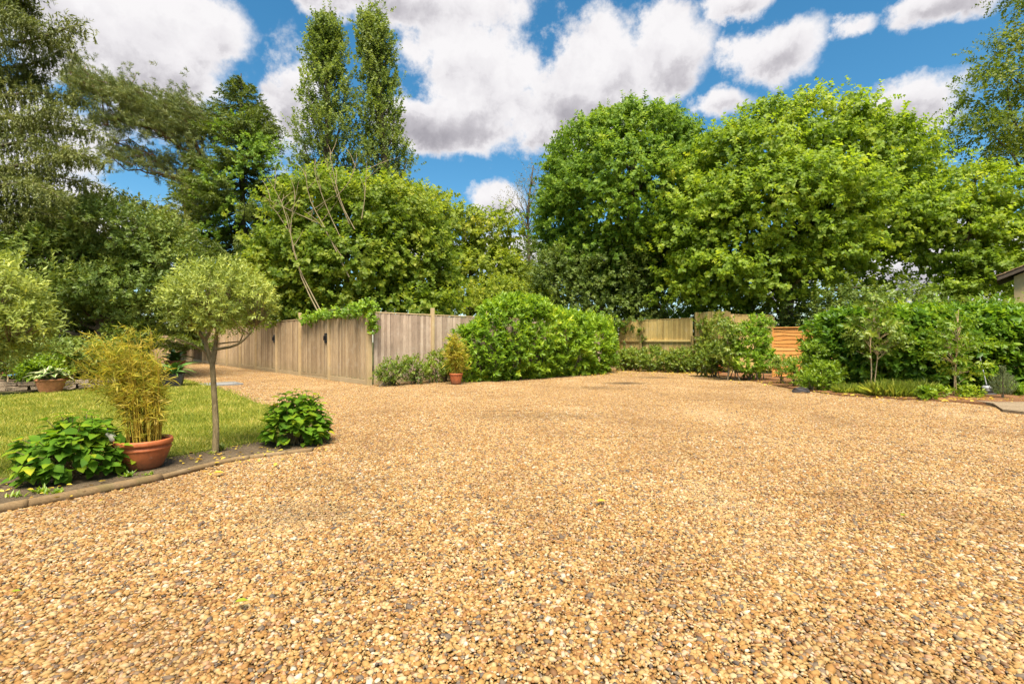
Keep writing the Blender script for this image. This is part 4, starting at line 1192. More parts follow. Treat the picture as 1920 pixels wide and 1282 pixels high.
# dark laurel hedge on the right
rb = []
rpath = smooth_path([A(1575, 641, 13.6), A(1660, 641, 12.9), A(1780, 641, 12.4), A(1900, 641, 12.0), A(2060, 641, 11.6)], 12)
for k, p in enumerate(rpath):
    rb.append(((p.x, p.y, .92), (.72, .75, 1.02+.08*math.sin(k*2.1))))
tp_ = [rpath[int(u)].lerp(rpath[min(int(u)+1, 11)], u-int(u)) for u in prng.uniform(0, 10.99, 170)]
To = np.array([(p.x+prng.normal(0, .2), p.y+prng.normal(0, .25), prng.uniform(1.65, 1.95)) for p in tp_])
tops = shoots(prng, To, prng.normal(0, .35, To.shape)+[0, -.15, 1], 10, prng.uniform(.25, .6, len(To)), .16, .052, 48, .2, .2, .1, prng.uniform(.5, 1, len(To)))
hedge('laurel_hedge', 'long dark glossy laurel hedge along the right side of the drive', rpath[4], rb, 4300, 9, .22, .18, .084, M['laurel_dark'], tops=tops, p=3.5, droop=.22, up=.6)
# shrubs: name, label, blobs in pixels, material, leaf size, shoots
def shrub(name, label, px_base, Y, blobs, n, K, slen, L, W, mat, cat='shrub', **kw):
    base = gpt(px_base, Y)
    return hedge(name, label, base, [pblob(*b) for b in blobs], n, K, slen, L, W, mat, p=kw.pop('p', 2.0), cat=cat, **kw)
shrub('privet_shrub', 'low leafy shrub next to the corner post', 735, 13.9, [(735, 698, 13.9, 34, 26), (722, 710, 13.8, 24, 16), (748, 688, 14.0, 12, 22)], 150, 8, .2, .08, .042, M['shrub'], inner=.3, group='small shrubs at the foot of the side fence')
shrub('privet_shrub', 'low upright shrub in the middle of the side fence foot', 775, 14.5, [(775, 692, 14.4, 26, 28), (768, 680, 14.5, 9, 18), (788, 700, 14.3, 22, 18)], 130, 8, .2, .08, .042, M['shrub'], inner=.3, group='small shrubs at the foot of the side fence')
shrub('privet_shrub', 'taller small shrub between the side fence and the small potted bamboo', 822, 15.0, [(820, 684, 15.0, 22, 30), (812, 695, 14.8, 26, 22), (823, 665, 15.1, 9, 14)], 150, 8, .2, .085, .045, M['shrub'], inner=.3, group='small shrubs at the foot of the side fence')
for k, (px, py, rx, rz, lab) in enumerate(((1180, 672, 26, 20, 'low green shrub in the far corner of the yard'), (1225, 672, 30, 24, 'green shrub below the rail of the far fence, left of middle'), (1275, 674, 32, 24, 'green shrub below the rail of the far fence, right of middle'))):
    Yb = 21.0-.55*k
    shrub('low_shrub', lab, px, Yb, [(px, py, Yb, rx, rz), (px-8, py+8, Yb-.2, rx*.9, rz*.7), (px+9, py+5, Yb-.1, rx*.8, rz*.8)], 260, 8, .22, .11, .06, M['shrub'], inner=.35, group='shrubs in front of the far fence')
shrub('climbing_plant', 'narrow dark climber on a post of the far fence', 1205, 21.9, [(1203, 622, 21.9, 9, 12), (1206, 640, 21.9, 7, 18), (1204, 665, 21.9, 5, 14)], 70, 8, .16, .08, .045, M['shrub'], inner=.2, group='climbers on the far fence', cat='climber')
shrub('climbing_plant', 'loose leafy climber where the far fence steps up', 1320, 19.8, [(1318, 620, 19.6, 13, 28), (1322, 655, 19.5, 22, 32), (1310, 600, 19.7, 9, 10), (1345, 605, 19.0, 10, 22)], 190, 8, .24, .11, .065, M['shrub'], inner=.2, group='climbers on the far fence', cat='climber')
shrub('low_shrub', 'rounded green shrub left of the slim young tree', 1330, 17.2, [(1330, 680, 17.2, 30, 26), (1345, 665, 17.0, 20, 28), (1318, 690, 17.4, 22, 14)], 260, 8, .22, .11, .06, M['shrub'], inner=.35, group='shrubs in front of the far fence')
shrub('tall_shrub', 'tall bushy shrub in front of the short fence panel', 1405, 15.8, [(1400, 640, 15.9, 42, 34), (1420, 610, 16.0, 28, 20), (1410, 680, 15.7, 50, 28), (1430, 665, 15.8, 18, 30), (1375, 670, 15.8, 22, 30)], 620, 9, .22, .105, .055, M['laurel'], inner=.5)
shrub('mexican_orange_shrub', 'taller light green rounded shrub before the orange panel', 1505, 13.3, [(1530, 665, 13.3, 36, 26), (1500, 695, 13.3, 36, 26), (1540, 680, 13.2, 32, 30)], 330, 9, .16, .075, .036, M['choisya'], inner=.55, group='light green rounded shrubs')
shrub('mexican_orange_shrub', 'light green dome-shaped shrub nearest the gravel, by the dark hose', 1545, 12.5, [(1550, 700, 12.4, 34, 24), (1520, 712, 12.4, 34, 18), (1540, 720, 12.3, 40, 14)], 300, 9, .16, .075, .036, M['choisya'], inner=.55, group='light green rounded shrubs')
shrub('privet_shrub', 'dark green twiggy shrub half behind the light green ones', 1480, 14.2, [(1470, 690, 14.3, 22, 26), (1528, 650, 14.4, 22, 16)], 120, 8, .2, .085, .045, M['shrub'], inner=.4)
# grassy clumps at the hedge foot
def grass_clump(label, c, r, n, h, mat, kind_name='grass_clump'):
    root = empty(kind_name, tuple(c), label, 'grass clump', 'grassy clumps at the foot of the right hedge')
    th = prng.uniform(0, 6.283, n); rr = r*np.sqrt(prng.uniform(0, 1, n))
    B = np.stack([c[0]+rr*np.cos(th)*1.6, c[1]+rr*np.sin(th)*.7, np.full(n, .02)], 1)
    D = nrm(np.stack([prng.normal(0, .35, n)+.4*np.cos(th), prng.normal(0, .35, n)-.15, np.ones(n)], 1))
    Nn = nrm(np.cross(D, nrm(prng.normal(0, 1, (n, 3)))))
    L = h*prng.uniform(.5, 1.15, n)
    o = wlink('blades', leaf_mesh('blades', (B, D, Nn, L, np.full(n, .012), prng.uniform(0, 1, n)), 'rhomb', .1, .3), root, mat)
    o['kind'] = 'stuff'
for px, py, r, n, h, lab in ((1690, 744, .42, 1900, .36, 'tall bright green grassy clump in front of the right hedge'), (1615, 738, .40, 1300, .24, 'low green grassy clump under the forked young tree'), (1655, 741, .3, 800, .22, 'small grassy clump between the two larger ones'), (1640, 728, .3, 700, .42, 'wispy taller grass right behind the forked stems')):
    grass_clump(lab, G(px, py), r, n, h, M['lavender'])
for px, py, rx, lab in ((1755, 738, 26, 'low yellow-green ground plant left of the slim staked tree'), (1815, 738, 26, 'low green ground plant right of the slim staked tree'), (1735, 742, 16, 'tiny leafy ground plant at the end of the grassy clump'), (1912, 735, 30, 'arching green plant at the right edge beside the juniper')):
    Yb = G(px, py+8).y
    shrub('ground_plant', lab, px, Yb, [(px, py, Yb, rx, 13)], 60, 7, .16, .09, .04, M['choisya'] if px < 1900 else M['laurel'], inner=.1, group='ground plants under the right hedge', cat='plant', stems=False)
# small juniper
jb = G(1880, 748)
jr = empty('juniper', tuple(jb), 'small upright blue-green juniper by the concrete path', 'conifer')
O, Ax = [], []
for _ in range(420):
    u = prng.uniform(); th = prng.uniform(0, 6.28); r = .21*math.sin(min(1, u*1.15+.15)*math.pi)**.7*math.sqrt(prng.uniform())
    O.append((jb.x+r*math.cos(th), jb.y+r*math.sin(th), .08+u*.55)); Ax.append((math.cos(th)*.45, math.sin(th)*.45, 1))
o = wlink('foliage', leaf_mesh('foliage', shoots(prng, np.array(O), np.array(Ax), 12, .12, .035, .008, 30, 0, .4)), jr, M['juniper']); o['kind'] = 'stuff'
wlink('stem', tubes('stem', [([jb, jb+Vector((.01, 0, .2)), jb+Vector((0, 0, .5))], [.025, .02, .008])]), jr, M['bark'])
# young trees with stakes
def sapling(name, label, base, stems, leafs, L, W, mat, stake=None, bark='stake', tilt=.5, sp=.3):
    leafs = [(c, rx, rz, int(n*1.7)) for c, rx, rz, n in leafs]
    root = empty(name, tuple(base), label, 'young tree', 'young trees')
    pp = []
    for ctrl, r in stems:
        pp.append((smooth_path(ctrl, 10), np.linspace(r, r*.35, 10)))
    O, Ax = [], []
    for (c, rx, rz, n) in leafs:
        for _ in range(n):
            v = nrm(prng.normal(0, 1, 3))*prng.uniform(.3, 1)**.5
            p = Vector((c.x+v[0]*rx, c.y+v[1]*rx, c.z+v[2]*rz))
            O.append(tuple(p)); Ax.append((v[0]*1.2, v[1]*1.2, tilt+prng.normal(0, .3)))
            if prng.uniform() < .4:
                q = min((x for s in pp[:len(stems)] for x in s[0]), key=lambda x: abs(x.z-(p.z-.25))+.3*(x-p).length)
                pp.append(([q, (q+p)/2+Vector((0, 0, .03)), p], [.005, .0035, .002]))
    wlink('trunk', tubes('trunk', pp, 6), root, M[bark])
    cr = wlink('crown', leaf_mesh('crown', shoots(prng, np.array(O), np.array(Ax), 7, sp, L, W, 60, .5, .25, .2), 'hex'), root, mat); cr['kind'] = 'stuff'
    if stake:
        wlink('stake', tubes('stake', [(stake, [.014]*len(stake))], 6), root, M['stake'])
    return root
b = G(1633, 736); Yb = b.y
sapling('young_tree', 'young tree with two forked tan stems in the grassy clumps', b, [([b, A(1634, 690, Yb), A(1632, 640, Yb), A(1640, 590, Yb), A(1645, 548, Yb)], .017), ([b+Vector((.06, 0, 0)), A(1643, 690, Yb), A(1646, 665, Yb), A(1650, 620, Yb)], .015)],
        [(A(1640, 570, Yb), .22, .28, 22), (A(1640, 620, Yb), .42, .38, 46), (A(1660, 640, Yb), .35, .28, 26), (A(1620, 650, Yb), .2, .2, 10)], .11, .065, M['shrub'], tilt=.1)
b = G(1789, 744); Yb = b.y
sapling('young_tree', 'slim staked young tree with yellow tip before the right hedge', b, [([b, A(1790, 700, Yb), A(1795, 650, Yb), A(1796, 610, Yb), A(1797, 580, Yb)], .012)],
        [(A(1790, 640, Yb), .42, .16, 26), (A(1775, 665, Yb), .28, .2, 18), (A(1820, 645, Yb), .28, .18, 18), (A(1797, 600, Yb), .14, .28, 22), (A(1810, 690, Yb), .28, .18, 16), (A(1785, 625, Yb), .35, .2, 22)], .10, .045, M['choisya'], stake=[b+Vector((.05, .0, 0)), A(1791, 700, Yb), A(1794, 655, Yb)], tilt=.0, sp=.26)
b = G(1364, 713); Yb = b.y
sapling('young_tree', 'slim young tree with a pale trunk before the far corner shrubs', b, [([b, A(1367, 690, Yb), A(1367, 660, Yb), A(1360, 620, Yb), A(1362, 595, Yb)], .03)],
        [(A(1360, 625, Yb), .38, .42, 46), (A(1365, 665, Yb), .35, .3, 28), (A(1350, 610, Yb), .25, .25, 16)], .10, .06, M['shrub'], tilt=.3, bark='barkpale')

# ivy on the fence tops
def ivy(label, pts, n, spread, drop):
    root = empty('ivy', tuple(pts[0]), label, 'ivy', 'ivy on the fence tops')
    O, Ax = [], []
    for _ in range(n):
        u = prng.uniform(0, len(pts)-1.001); i = int(u); p = Vector(pts[i]).lerp(Vector(pts[i+1]), u-i)
        O.append((p.x+prng.normal(0, spread*.5), p.y+prng.normal(0, spread*.6), p.z+prng.normal(0, spread*.7)-drop*prng.uniform()**2))
        Ax.append((prng.normal(0, .5), -.6+prng.normal(0, .4), .15+prng.normal(0, .4)))
    pp = [(smooth_path([Vector(p)+Vector(prng.normal(0, .04, 3)) for p in pts], 10), [.012]*10)]
    wlink('vine', tubes('vine', pp, 5), root, M['barkpale'])
    cr = wlink('foliage', leaf_mesh('foliage', shoots(prng, np.array(O), np.array(Ax), 7, .2, .085, .07, 65, .5, .25, .3), 'hex'), root, M['laurel']); cr['kind'] = 'stuff'
tv = lambda t, z: FC+DL*t+Vector((0, -.05, z))
ivy('bright ivy trailing along the top of the long fence near its corner', [tv(5.0, 2.1), tv(3.5, 2.2), tv(2, 2.22), tv(.6, 2.24), tv(0, 2.3)], 230, .10, .18)
ivy('ivy hanging over the corner post of the fences', [tv(0, 2.4), FC+Vector((.12, -.05, 2.25)), FC+Vector((.15, -.06, 2.0)), FC+Vector((.16, -.05, 1.6))], 50, .09, .15)
sv = lambda t, z: FC+DS*t+Vector((0, -.06, z))
ivy('leafy ivy heaped on the side fence near the far corner', [sv(9.6, 2.25), sv(10.6, 2.35), sv(11.6, 2.2), FB+Vector((.2, -.1, 2.1))], 260, .22, .35)

# ------------------------------------------------------------------ pots and potted plants
def lathe(name, prof, seg=28, ribs=0, amp=0.0):
    V, F = [], []
    for (r, z) in prof:
        for k in range(seg):
            t = 2*math.pi*k/seg
            rr = r*(1+amp*math.cos(ribs*t)) if ribs and r > 0 else r
            V.append((rr*math.cos(t), rr*math.sin(t), z))
    n = len(prof)
    for i in range(n-1):
        for k in range(seg):
            k2 = (k+1) % seg
            F.append((i*seg+k, i*seg+k2, (i+1)*seg+k2, (i+1)*seg+k))
    F.append(tuple(range(seg-1, -1, -1)))
    return pymesh(name, V, F, True)
def pot_parts(root, R, H, r0, body, soil=M['soil'], rimh=.05, band=True, ribs=0, amp=0., curve=1.0):
    prof = [(r0*.92, 0), (r0, .01)]
    for u in np.linspace(.08, 1, 10):
        prof.append((r0+(R*.94-r0)*(1-(1-u)**(1.6*curve)), u*(H-rimh)))
    if band:
        prof.insert(-2, (prof[-2][0]*1.012, prof[-2][1]-.001))
    prof += [(R*.93, H-rimh)]
    b = link('pot', lathe('pot', prof+[(R*.90, H-rimh*.5), (R*.9, H-rimh)], 32, ribs, amp), root, body)
    rim = [(R*.93, H-rimh), (R*.985, H-rimh), (R, H-rimh*.7), (R, H-rimh*.25), (R*.98, H), (R*.93, H), (R*.90, H-rimh*.3), (R*.89, H-rimh*1.3)]
    r = link('rim', lathe('rim', rim, 32), root, body)
    bm = bmesh.new(); bm.from_mesh(r.data)
    bm.faces.ensure_lookup_table()
    bmesh.ops.delete(bm, geom=[f for f in bm.faces if len(f.verts) > 4], context='FACES')
    bm.to_mesh(r.data); bm.free()
    if band:
        zb = H*.70; rb_ = np.interp(zb, [p[1] for p in prof[2:12]], [p[0] for p in prof[2:12]])
        bd = link('band', lathe('band', [(rb_*.97, zb-.016), (rb_*1.012, zb-.010), (rb_*1.016, zb), (rb_*1.012, zb+.010), (rb_*.97, zb+.016)], 32), root, body)
        bm = bmesh.new(); bm.from_mesh(bd.data); bmesh.ops.delete(bm, geom=[f for f in bm.faces if len(f.verts) > 4], context='FACES'); bm.to_mesh(bd.data); bm.free()
    link('compost', pymesh('compost', [(R*.9*math.cos(t), R*.9*math.sin(t), H-rimh*.9+prng.normal(0, .004)) for t in np.linspace(0, 6.283, 25)[:-1]], [tuple(range(24))]), root, soil)
    return root
def bamboo_tree(root, base, R, z0, ztop, n_canes, lean, n_leaf, L=.11, W=.011, sp=1.0, fullness=1.0, mat=None, low=.30):
    pp, O, Ax = [], [], []
    for _ in range(n_canes):
        th = prng.uniform(0, 6.28); r = R*math.sqrt(prng.uniform())
        b = Vector((base[0]+r*math.cos(th), base[1]+r*math.sin(th)*.8, z0))
        side = r*math.cos(th)/R
        h = (ztop-z0)*min(1.0, prng.uniform(.5, 1.05)*(1-.35*max(0, side)*(1 if lean else 0)))
        arch = lean*prng.uniform(.0, 1.0)**1.5*1.6
        e = b+Vector((arch*h+side*.06*sp+prng.normal(0, .04)*sp, math.sin(th)*.08*sp+prng.normal(0, .04)*sp, h*(1-.25*abs(arch))))
        m = b.lerp(e, .5)+Vector((-arch*h*.32, 0, .05*h))
        q = smooth_path([b, m, e], 9)
        pp.append((q, np.linspace(.0034, .0013, 9)*(1+.3*sp)))
        for _ in range(int(n_leaf/n_canes)):
            u = low+(1-low)*prng.uniform()**.85 if prng.uniform() < .9 else prng.uniform(.08, 1); i = min(int(u*8), 7)
            c = q[i].lerp(q[i+1], u*8-i)
            O.append((c.x+prng.normal(0, .035)*sp*fullness, c.y+prng.normal(0, .04)*sp*fullness, c.z+prng.normal(0, .02)))
            Ax.append((prng.normal(0, 1)+lean*1.3, prng.normal(0, .8), .12+prng.normal(0, .35)))
    wlink('canes', tubes('canes', pp, 5), root, M['canes'])['kind'] = 'stuff'
    o = wlink('foliage', leaf_mesh('foliage', shoots(prng, np.array(O), np.array(Ax), 4, .07*sp, L, W, 30, .3, .4, .12, None, .3, .3), 'rhomb', .1, .15), root, mat or M['bamboo'])
    o['kind'] = 'stuff'
pb = G(270, 889); pb = Vector((pb.x*(1+.17/pb.y), pb.y, 0))
r = empty('bamboo_pot', (pb.x, pb.y+.17, .015), 'large terracotta bowl pot of yellow bamboo standing in the flower bed', 'potted plant')
pot_parts(r, .238, .29, .14, M['terracotta'], curve=1.0)
bamboo_tree(r, (pb.x-.0, pb.y+.17), .155, .27, 1.46, 85, -.42, 1900, .078, .0066, .8)
# plastic bottle stuck in that pot
bo = empty('bottle', (pb.x-.20, pb.y+.06, .30), 'cloudy plastic bottle with black neck leaning in the bamboo pot', 'bottle')
bo.rotation_euler = (math.radians(8), math.radians(-28), 0)
link('body', lathe('body', [(.03, 0), (.036, .006), (.036, .075), (.03, .095), (.022, .105)], 18), bo, M['white_plastic'])
link('cap', lathe('cap', [(.022, .100), (.027, .102), (.027, .135), (.020, .14), (.016, .15), (.001, .152)], 16), bo, M['black'])
# small potted bamboo by the side fence
pb = G(855, 722); pb = Vector((pb.x*(1+.2/pb.y), pb.y, 0))
r = empty('bamboo_pot', (pb.x, pb.y+.2, .015), 'small orange pot of yellow bamboo at the end of the laurel hedge', 'potted plant')
pot_parts(r, .205, .32, .14, M['terracotta'], curve=.6, band=False)
bamboo_tree(r, (pb.x, pb.y+.2), .12, .3, 1.52, 40, .02, 620, .16, .018, 1.0, 1.7)
st = G(832, 715)
def rock(name, c, s, seed, mat, sub=2):
    g = np.random.default_rng(seed)
    bm = bmesh.new(); bmesh.ops.create_icosphere(bm, subdivisions=sub, radius=1)
    f = g.uniform(.8, 2.4, 3); ph = g.uniform(0, 6, 3)
    for v in bm.verts:
        k = 1+.22*math.sin(v.co.x*f[0]*2+ph[0])*math.sin(v.co.y*f[1]*2+ph[1])+.12*math.sin(v.co.z*5*f[2]+ph[2])+g.normal(0, .03)
        v.co = Vector((v.co.x*s[0]*k, v.co.y*s[1]*k, v.co.z*s[2]*k))+Vector(c)
    me = bpy.data.meshes.new(name); bm.to_mesh(me); bm.free()
    me.materials.append(mat)
    return me
ro = link('stone', rock('stone', (0, 0, .16), (.10, .12, .22), 4, M['stone'])); ro.location = st
tag(ro, 'upright pale stone leaning beside the small bamboo pot', 'stone')

# olive trees
def olive(label, base, trunkpts, r0, forks, blobs, n, L, W, upshoots):
    root = empty('olive_tree', tuple(base), label, 'olive tree', 'lollipop olive trees')
    pp = [(smooth_path(trunkpts, 12), np.linspace(r0*1.15, r0*.85, 12))]
    for ctrl, a, b in forks:
        pp.append((smooth_path(ctrl, 9), np.linspace(a, b, 9)))
    B = Blobs(blobs)
    C, Nn = B.sample(prng, n, .35, .8, .55)
    fo = Vector(trunkpts[-1])
    for c in C[::7]:
        c = Vector(c); q = min((x for s in pp[1:1+len(forks)] for x in s[0]), key=lambda x: (Vector(x)-c).length)
        pp.append(([q, (Vector(q)+c)/2+Vector((0, 0, -.02)), c], [.008, .005, .003]))
    wlink('trunk', tubes('trunk', pp, 9), root, M['barkolive'])
    S = shoots(prng, C, Nn*.75+np.array([0, 0, .45])+prng.normal(0, .48, C.shape), 10, .12, L, W, 55, .3, .45, .02)
    T = np.array([(b[0][0]+prng.normal(0, b[1][0]*.45), b[0][1]+prng.normal(0, b[1][1]*.4), b[0][2]+b[1][2]*prng.uniform(.6, .85)) for b in [blobs[0]] for _ in range(upshoots)])
    S = join(S, shoots(prng, T, prng.normal(0, .28, T.shape)+[0, 0, 1], 12, .2, L, W, 36, .1, .3, 0))
    o = wlink('crown', leaf_mesh('crown', S), root, M['olive']); o['kind'] = 'stuff'
b = G(404, 851); Yb = b.y
fk = A(398, 680, Yb)
olive('lollipop olive tree with a slender trunk in the flower bed', b, [b, A(405, 800, Yb), A(402, 740, Yb+.01), fk], .031,
      [([fk, A(388, 655, Yb), A(383, 635, Yb), A(360, 615, Yb-.1)], .032, .012), ([fk, A(404, 650, Yb+.05), A(407, 620, Yb), A(415, 590, Yb)], .03, .01), ([A(392, 665, Yb), A(365, 648, Yb-.1), A(340, 638, Yb-.15), A(328, 634, Yb-.2)], .010, .005),
       ([A(405, 655, Yb), A(440, 648, Yb-.1), A(463, 632, Yb-.1), A(480, 610, Yb)], .016, .007), ([A(404, 645, Yb), A(430, 642, Yb+.1), A(450, 640, Yb+.2)], .010, .006), ([A(384, 640, Yb), A(395, 615, Yb+.1), A(390, 580, Yb)], .02, .008), ([A(384, 645, Yb), A(372, 620, Yb+.2), A(350, 590, Yb+.2)], .018, .007)],
      [pblob(412, 558, Yb, 82, 58, .46), pblob(352, 572, Yb, 38, 36, .27), pblob(468, 572, Yb, 42, 38, .28), pblob(412, 598, Yb, 66, 22, .34)], 1150, .052, .0175, 60)
Yb = 4.25
b = Vector((-4.95, Yb, 0.02))
fk = b+Vector((.05, 0, .95))
olive('olive tree whose crown pokes in at the left edge', b, [b, b+Vector((.02, 0, .5)), fk], .035,
      [([fk, fk+Vector((.1, 0, .2)), A(-20, 590, Yb)], .03, .012), ([fk, fk+Vector((.25, -.05, .12)), A(20, 640, Yb)], .02, .008), ([fk, fk+Vector((-.1, 0, .25)), A(-100, 560, Yb)], .025, .01)],
      [pblob(-30, 565, Yb, 92, 76, .42), pblob(20, 600, Yb, 48, 54, .28), pblob(-10, 655, Yb, 44, 36, .27), pblob(50, 612, Yb, 40, 30, .2)], 850, .060, .0185, 40)

# hydrangeas: every leaf an object of its own
def big_leaf(name, L, W, seed, serr=.05):
    g = np.random.default_rng(seed)
    n = 7
    V, F = [], []
    for i in range(n+1):
        u = i/n
        w = W*.5*math.sin(math.pi*min(1, u**.72))**.9*(1+serr*(1 if i % 2 else -1)) if 0 < i < n else 0.002
        zc = -.35*L*(u-.25)**2
        x = u*L
        V += [(x, -w, zc+.26*w+g.normal(0, .002)), (x, 0, zc), (x, w, zc+.26*w+g.normal(0, .002))]
    for i in range(n):
        a = i*3
        F += [(a, a+3, a+4, a+1), (a+1, a+4, a+5, a+2)]
    me = pymesh(name, V, F, True)
    return me
def hydrangea(label, base, R, H, n, buds=0, seed=3):
    g = np.random.default_rng(seed)
    root = empty('hydrangea', tuple(base), label, 'shrub', 'hydrangeas in the flower bed')
    variants = []
    for k in range(6):
        me = big_leaf('leaf', 1.0, .66, 100+k)
        at = me.attributes.new('tint', 'FLOAT', 'POINT')
        at.data.foreach_set('value', np.full(len(me.vertices), [.05, .25, .45, .6, .8, 1.0][k], np.float32))
        me.materials.append(M['hydrangea'])
        variants.append(me)
    stems = []
    k = 0
    while k < n:
        th = g.uniform(0, 6.283); el = math.asin(g.uniform(.08, 1.0))
        v = Vector((math.cos(th)*math.cos(el), math.sin(th)*math.cos(el), math.sin(el)))
        tip = Vector((v.x*R*.82, v.y*R*.82, .08+v.z*H*.84))
        st_ = Vector((g.normal(0, R*.14), g.normal(0, R*.14), 0))
        stems.append((smooth_path([base+st_, base+st_.lerp(tip, .5)+Vector((0, 0, .05)), base+tip], 6), np.linspace(.006, .003, 6)))
        a0 = g.uniform(0, 6.283)
        for j in range(7):
            if k >= n: break
            lev = j//2
            ph = a0+(j % 2)*math.pi+lev*1.57
            out = (v*Vector((1, 1, .35))).normalized()
            d = Vector((math.cos(ph), math.sin(ph), 0))*.75+out*.65
            d.z = .12-.22*lev+g.normal(0, .15)-(.25 if v.z < .35 else 0)
            d.normalize()
            up_ = Vector((0, 0, 1))+v*.55+Vector(g.normal(0, .18, 3))
            y = up_.cross(d).normalized(); z = d.cross(y).normalized()
            s = (.082+.026*lev)*g.uniform(.85, 1.3)*(1 if j < 6 else .6)
            p = tip-v*(.055*lev)-Vector((0, 0, .012*lev))
            o = bpy.data.objects.new('leaf', variants[min(5, int(g.beta(1.5, 2.2)*6)) if lev else int(g.integers(2, 6))])
            col.objects.link(o); o.parent = root
            m = Matrix((d, y, z)).transposed().to_4x4()
            o.matrix_local = Matrix.Translation(p) @ m @ Matrix.Diagonal((s, s, s, 1))
            k += 1
    m = 330
    v = nrm(np.stack([g.normal(0, 1, m), g.normal(0, 1, m), np.abs(g.normal(0, 1, m))+.05], 1))
    Pq = np.array(tuple(base))+np.stack([v[:, 0]*R*.66, v[:, 1]*R*.66, .03+v[:, 2]*H*.70], 1)*g.uniform(.8, 1.08, (m, 1))
    Dq = nrm(v*np.array([1, 1, .2])+g.normal(0, .5, (m, 3))+np.array([0, 0, -.15]))
    Nq = np.array([0, 0, 1.])+v*.6+g.normal(0, .25, (m, 3)); Nq = nrm(Nq-Dq*np.sum(Nq*Dq, -1, keepdims=True))
    sz = g.uniform(.08, .14, m)
    o = wlink('inner_leaves', leaf_mesh('inner_leaves', (Pq, Dq, Nq, sz, sz*.68, g.uniform(0, .8, m)), 'hex'), root, M['hydrangea']); o['kind'] = 'stuff'
    wlink('stems', tubes('stems', stems, 5), root, M['barkolive'])
    return root
b = G(118, 912)
hydrangea('leafy hydrangea at the lower left, left of the bamboo pot', Vector((b.x-.15, b.y+.30, .02)), .56, .60, 298, seed=3)
b = G(548, 842)
hydrangea('rounded hydrangea at the tip of the flower bed beside the gravel', Vector((b.x-.07, b.y+.28, .02)), .50, .68, 298, seed=8)
# weeds round the pot and the olive trunk
def weed(px, py, label, n=14, h=.07, mat=M['choisya']):
    c = G(px, py)
    th = prng.uniform(0, 6.28, n)
    B = np.stack([c.x+prng.normal(0, .03, n), c.y+prng.normal(0, .02, n), np.full(n, .02)], 1)
    D = nrm(np.stack([np.cos(th)*.7, np.sin(th)*.7, np.full(n, .8)+prng.normal(0, .2, n)], 1))
    Nn = nrm(np.stack([-np.cos(th), -np.sin(th), np.ones(n)], 1)); Nn = nrm(Nn-D*np.sum(Nn*D, -1, keepdims=True))
    tag(link('weed', leaf_mesh('weed', (B, D, Nn, h*prng.uniform(.5, 1.2, n), np.full(n, h*.28), prng.uniform(0, 1, n)), 'hex'), None, mat), label, 'weed', 'weeds in the flower bed')
weed(240, 897, 'green weed at the front left foot of the bamboo pot', 22)
weed(278, 895, 'low weed at the front right foot of the bamboo pot', 16, .05)
weed(412, 848, 'small dark sprout at the foot of the olive trunk', 26, .11, M['evergreen'])
weed(395, 853, 'low weed just left of the olive trunk foot', 14, .05, M['shrub'])
weed(80, 928, 'grassy weed under the left hydrangea', 24, .07)
weed(30, 935, 'green weed on the soil at the far left of the bed', 18, .06)
weed(105, 930, 'tiny weed by the edging below the left hydrangea', 26, .06)

# hosta pot, back border with stone edge
stone_wall = empty('stone_edge', tuple(G(100, 737)), 'low dry stone edge along the back of the lawn', 'stone edge')
p0, p1 = G(-160, 742)+Vector((0, .25, 0)), G(250, 727)+Vector((0, .35, 0))
dw = (p1-p0).normalized(); Lw = (p1-p0).length
for course in range(2):
    x = 0.0
    while x < Lw:
        l = prng.uniform(.35, .95)
        h = prng.uniform(.085, .12)
        me = boxes('stone', [((0, 0, 0), (l-.03, .30, h))], .012)
        bm = bmesh.new(); bm.from_mesh(me)
        bmesh.ops.subdivide_edges(bm, edges=[e for e in bm.edges if e.calc_length() > .2], cuts=3)
        for v in bm.verts:
            v.co += Vector(prng.normal(0, .009, 3))
        bm.to_mesh(me); bm.free()
        o = link('stone', me, stone_wall, M['stone'])
        p = p0+dw*(x+l/2)-stone_wall.location
        o.location = (p.x, p.y+prng.normal(0, .02)+.05*course, .075+course*.115)
        o.rotation_euler = (0, prng.normal(0, .015), rot_z(dw)+prng.normal(0, .03))
        x += l
border = [p0+Vector((-2, .1, 0)), p1+Vector((0, .1, 0)), p1+Vector((-.5, 1.2, 0)), G(262, 690), Vector((-24, 19, 0)), Vector((-26, 12, 0))]
tag(link('border_soil', poly_mesh('border_soil', border, .16, .3), None, M['soil']), kind='structure')
def blade_leaf(L, W, edge):
    n = 6; V, F, mi = [], [], []
    for i in range(n+1):
        u = i/n; w = W*.5*math.sin(math.pi*min(1, u**.6*.98+.02))
        zc = .55*L*u*(1-u)*1.4-.25*L*u*u
        x = u*L
        V += [(x, -w, zc+.18*w), (x, -w*.62, zc+.08*w), (x, 0, zc), (x, w*.62, zc+.08*w), (x, w, zc+.18*w)]
    for i in range(n):
        a = i*5
        for j in range(4):
            F.append((a+j, a+5+j, a+6+j, a+j+1)); mi.append(1 if j in (0, 3) else 0)
    me = pymesh('leaf', V, F, True)
    me.materials.append(M['shrub_leaf_plain']); me.materials.append(M[edge])
    me.polygons.foreach_set('material_index', mi)
    return me
M['shrub_leaf_plain'] = plain('hosta_green', (.10, .20, .035), .45, .3, .3, 12)
M['hosta_cream'] = plain('hosta_cream_edge', (.62, .60, .34), .5, .3, .1, 12)
M['hosta_green'] = M['shrub_leaf_plain']
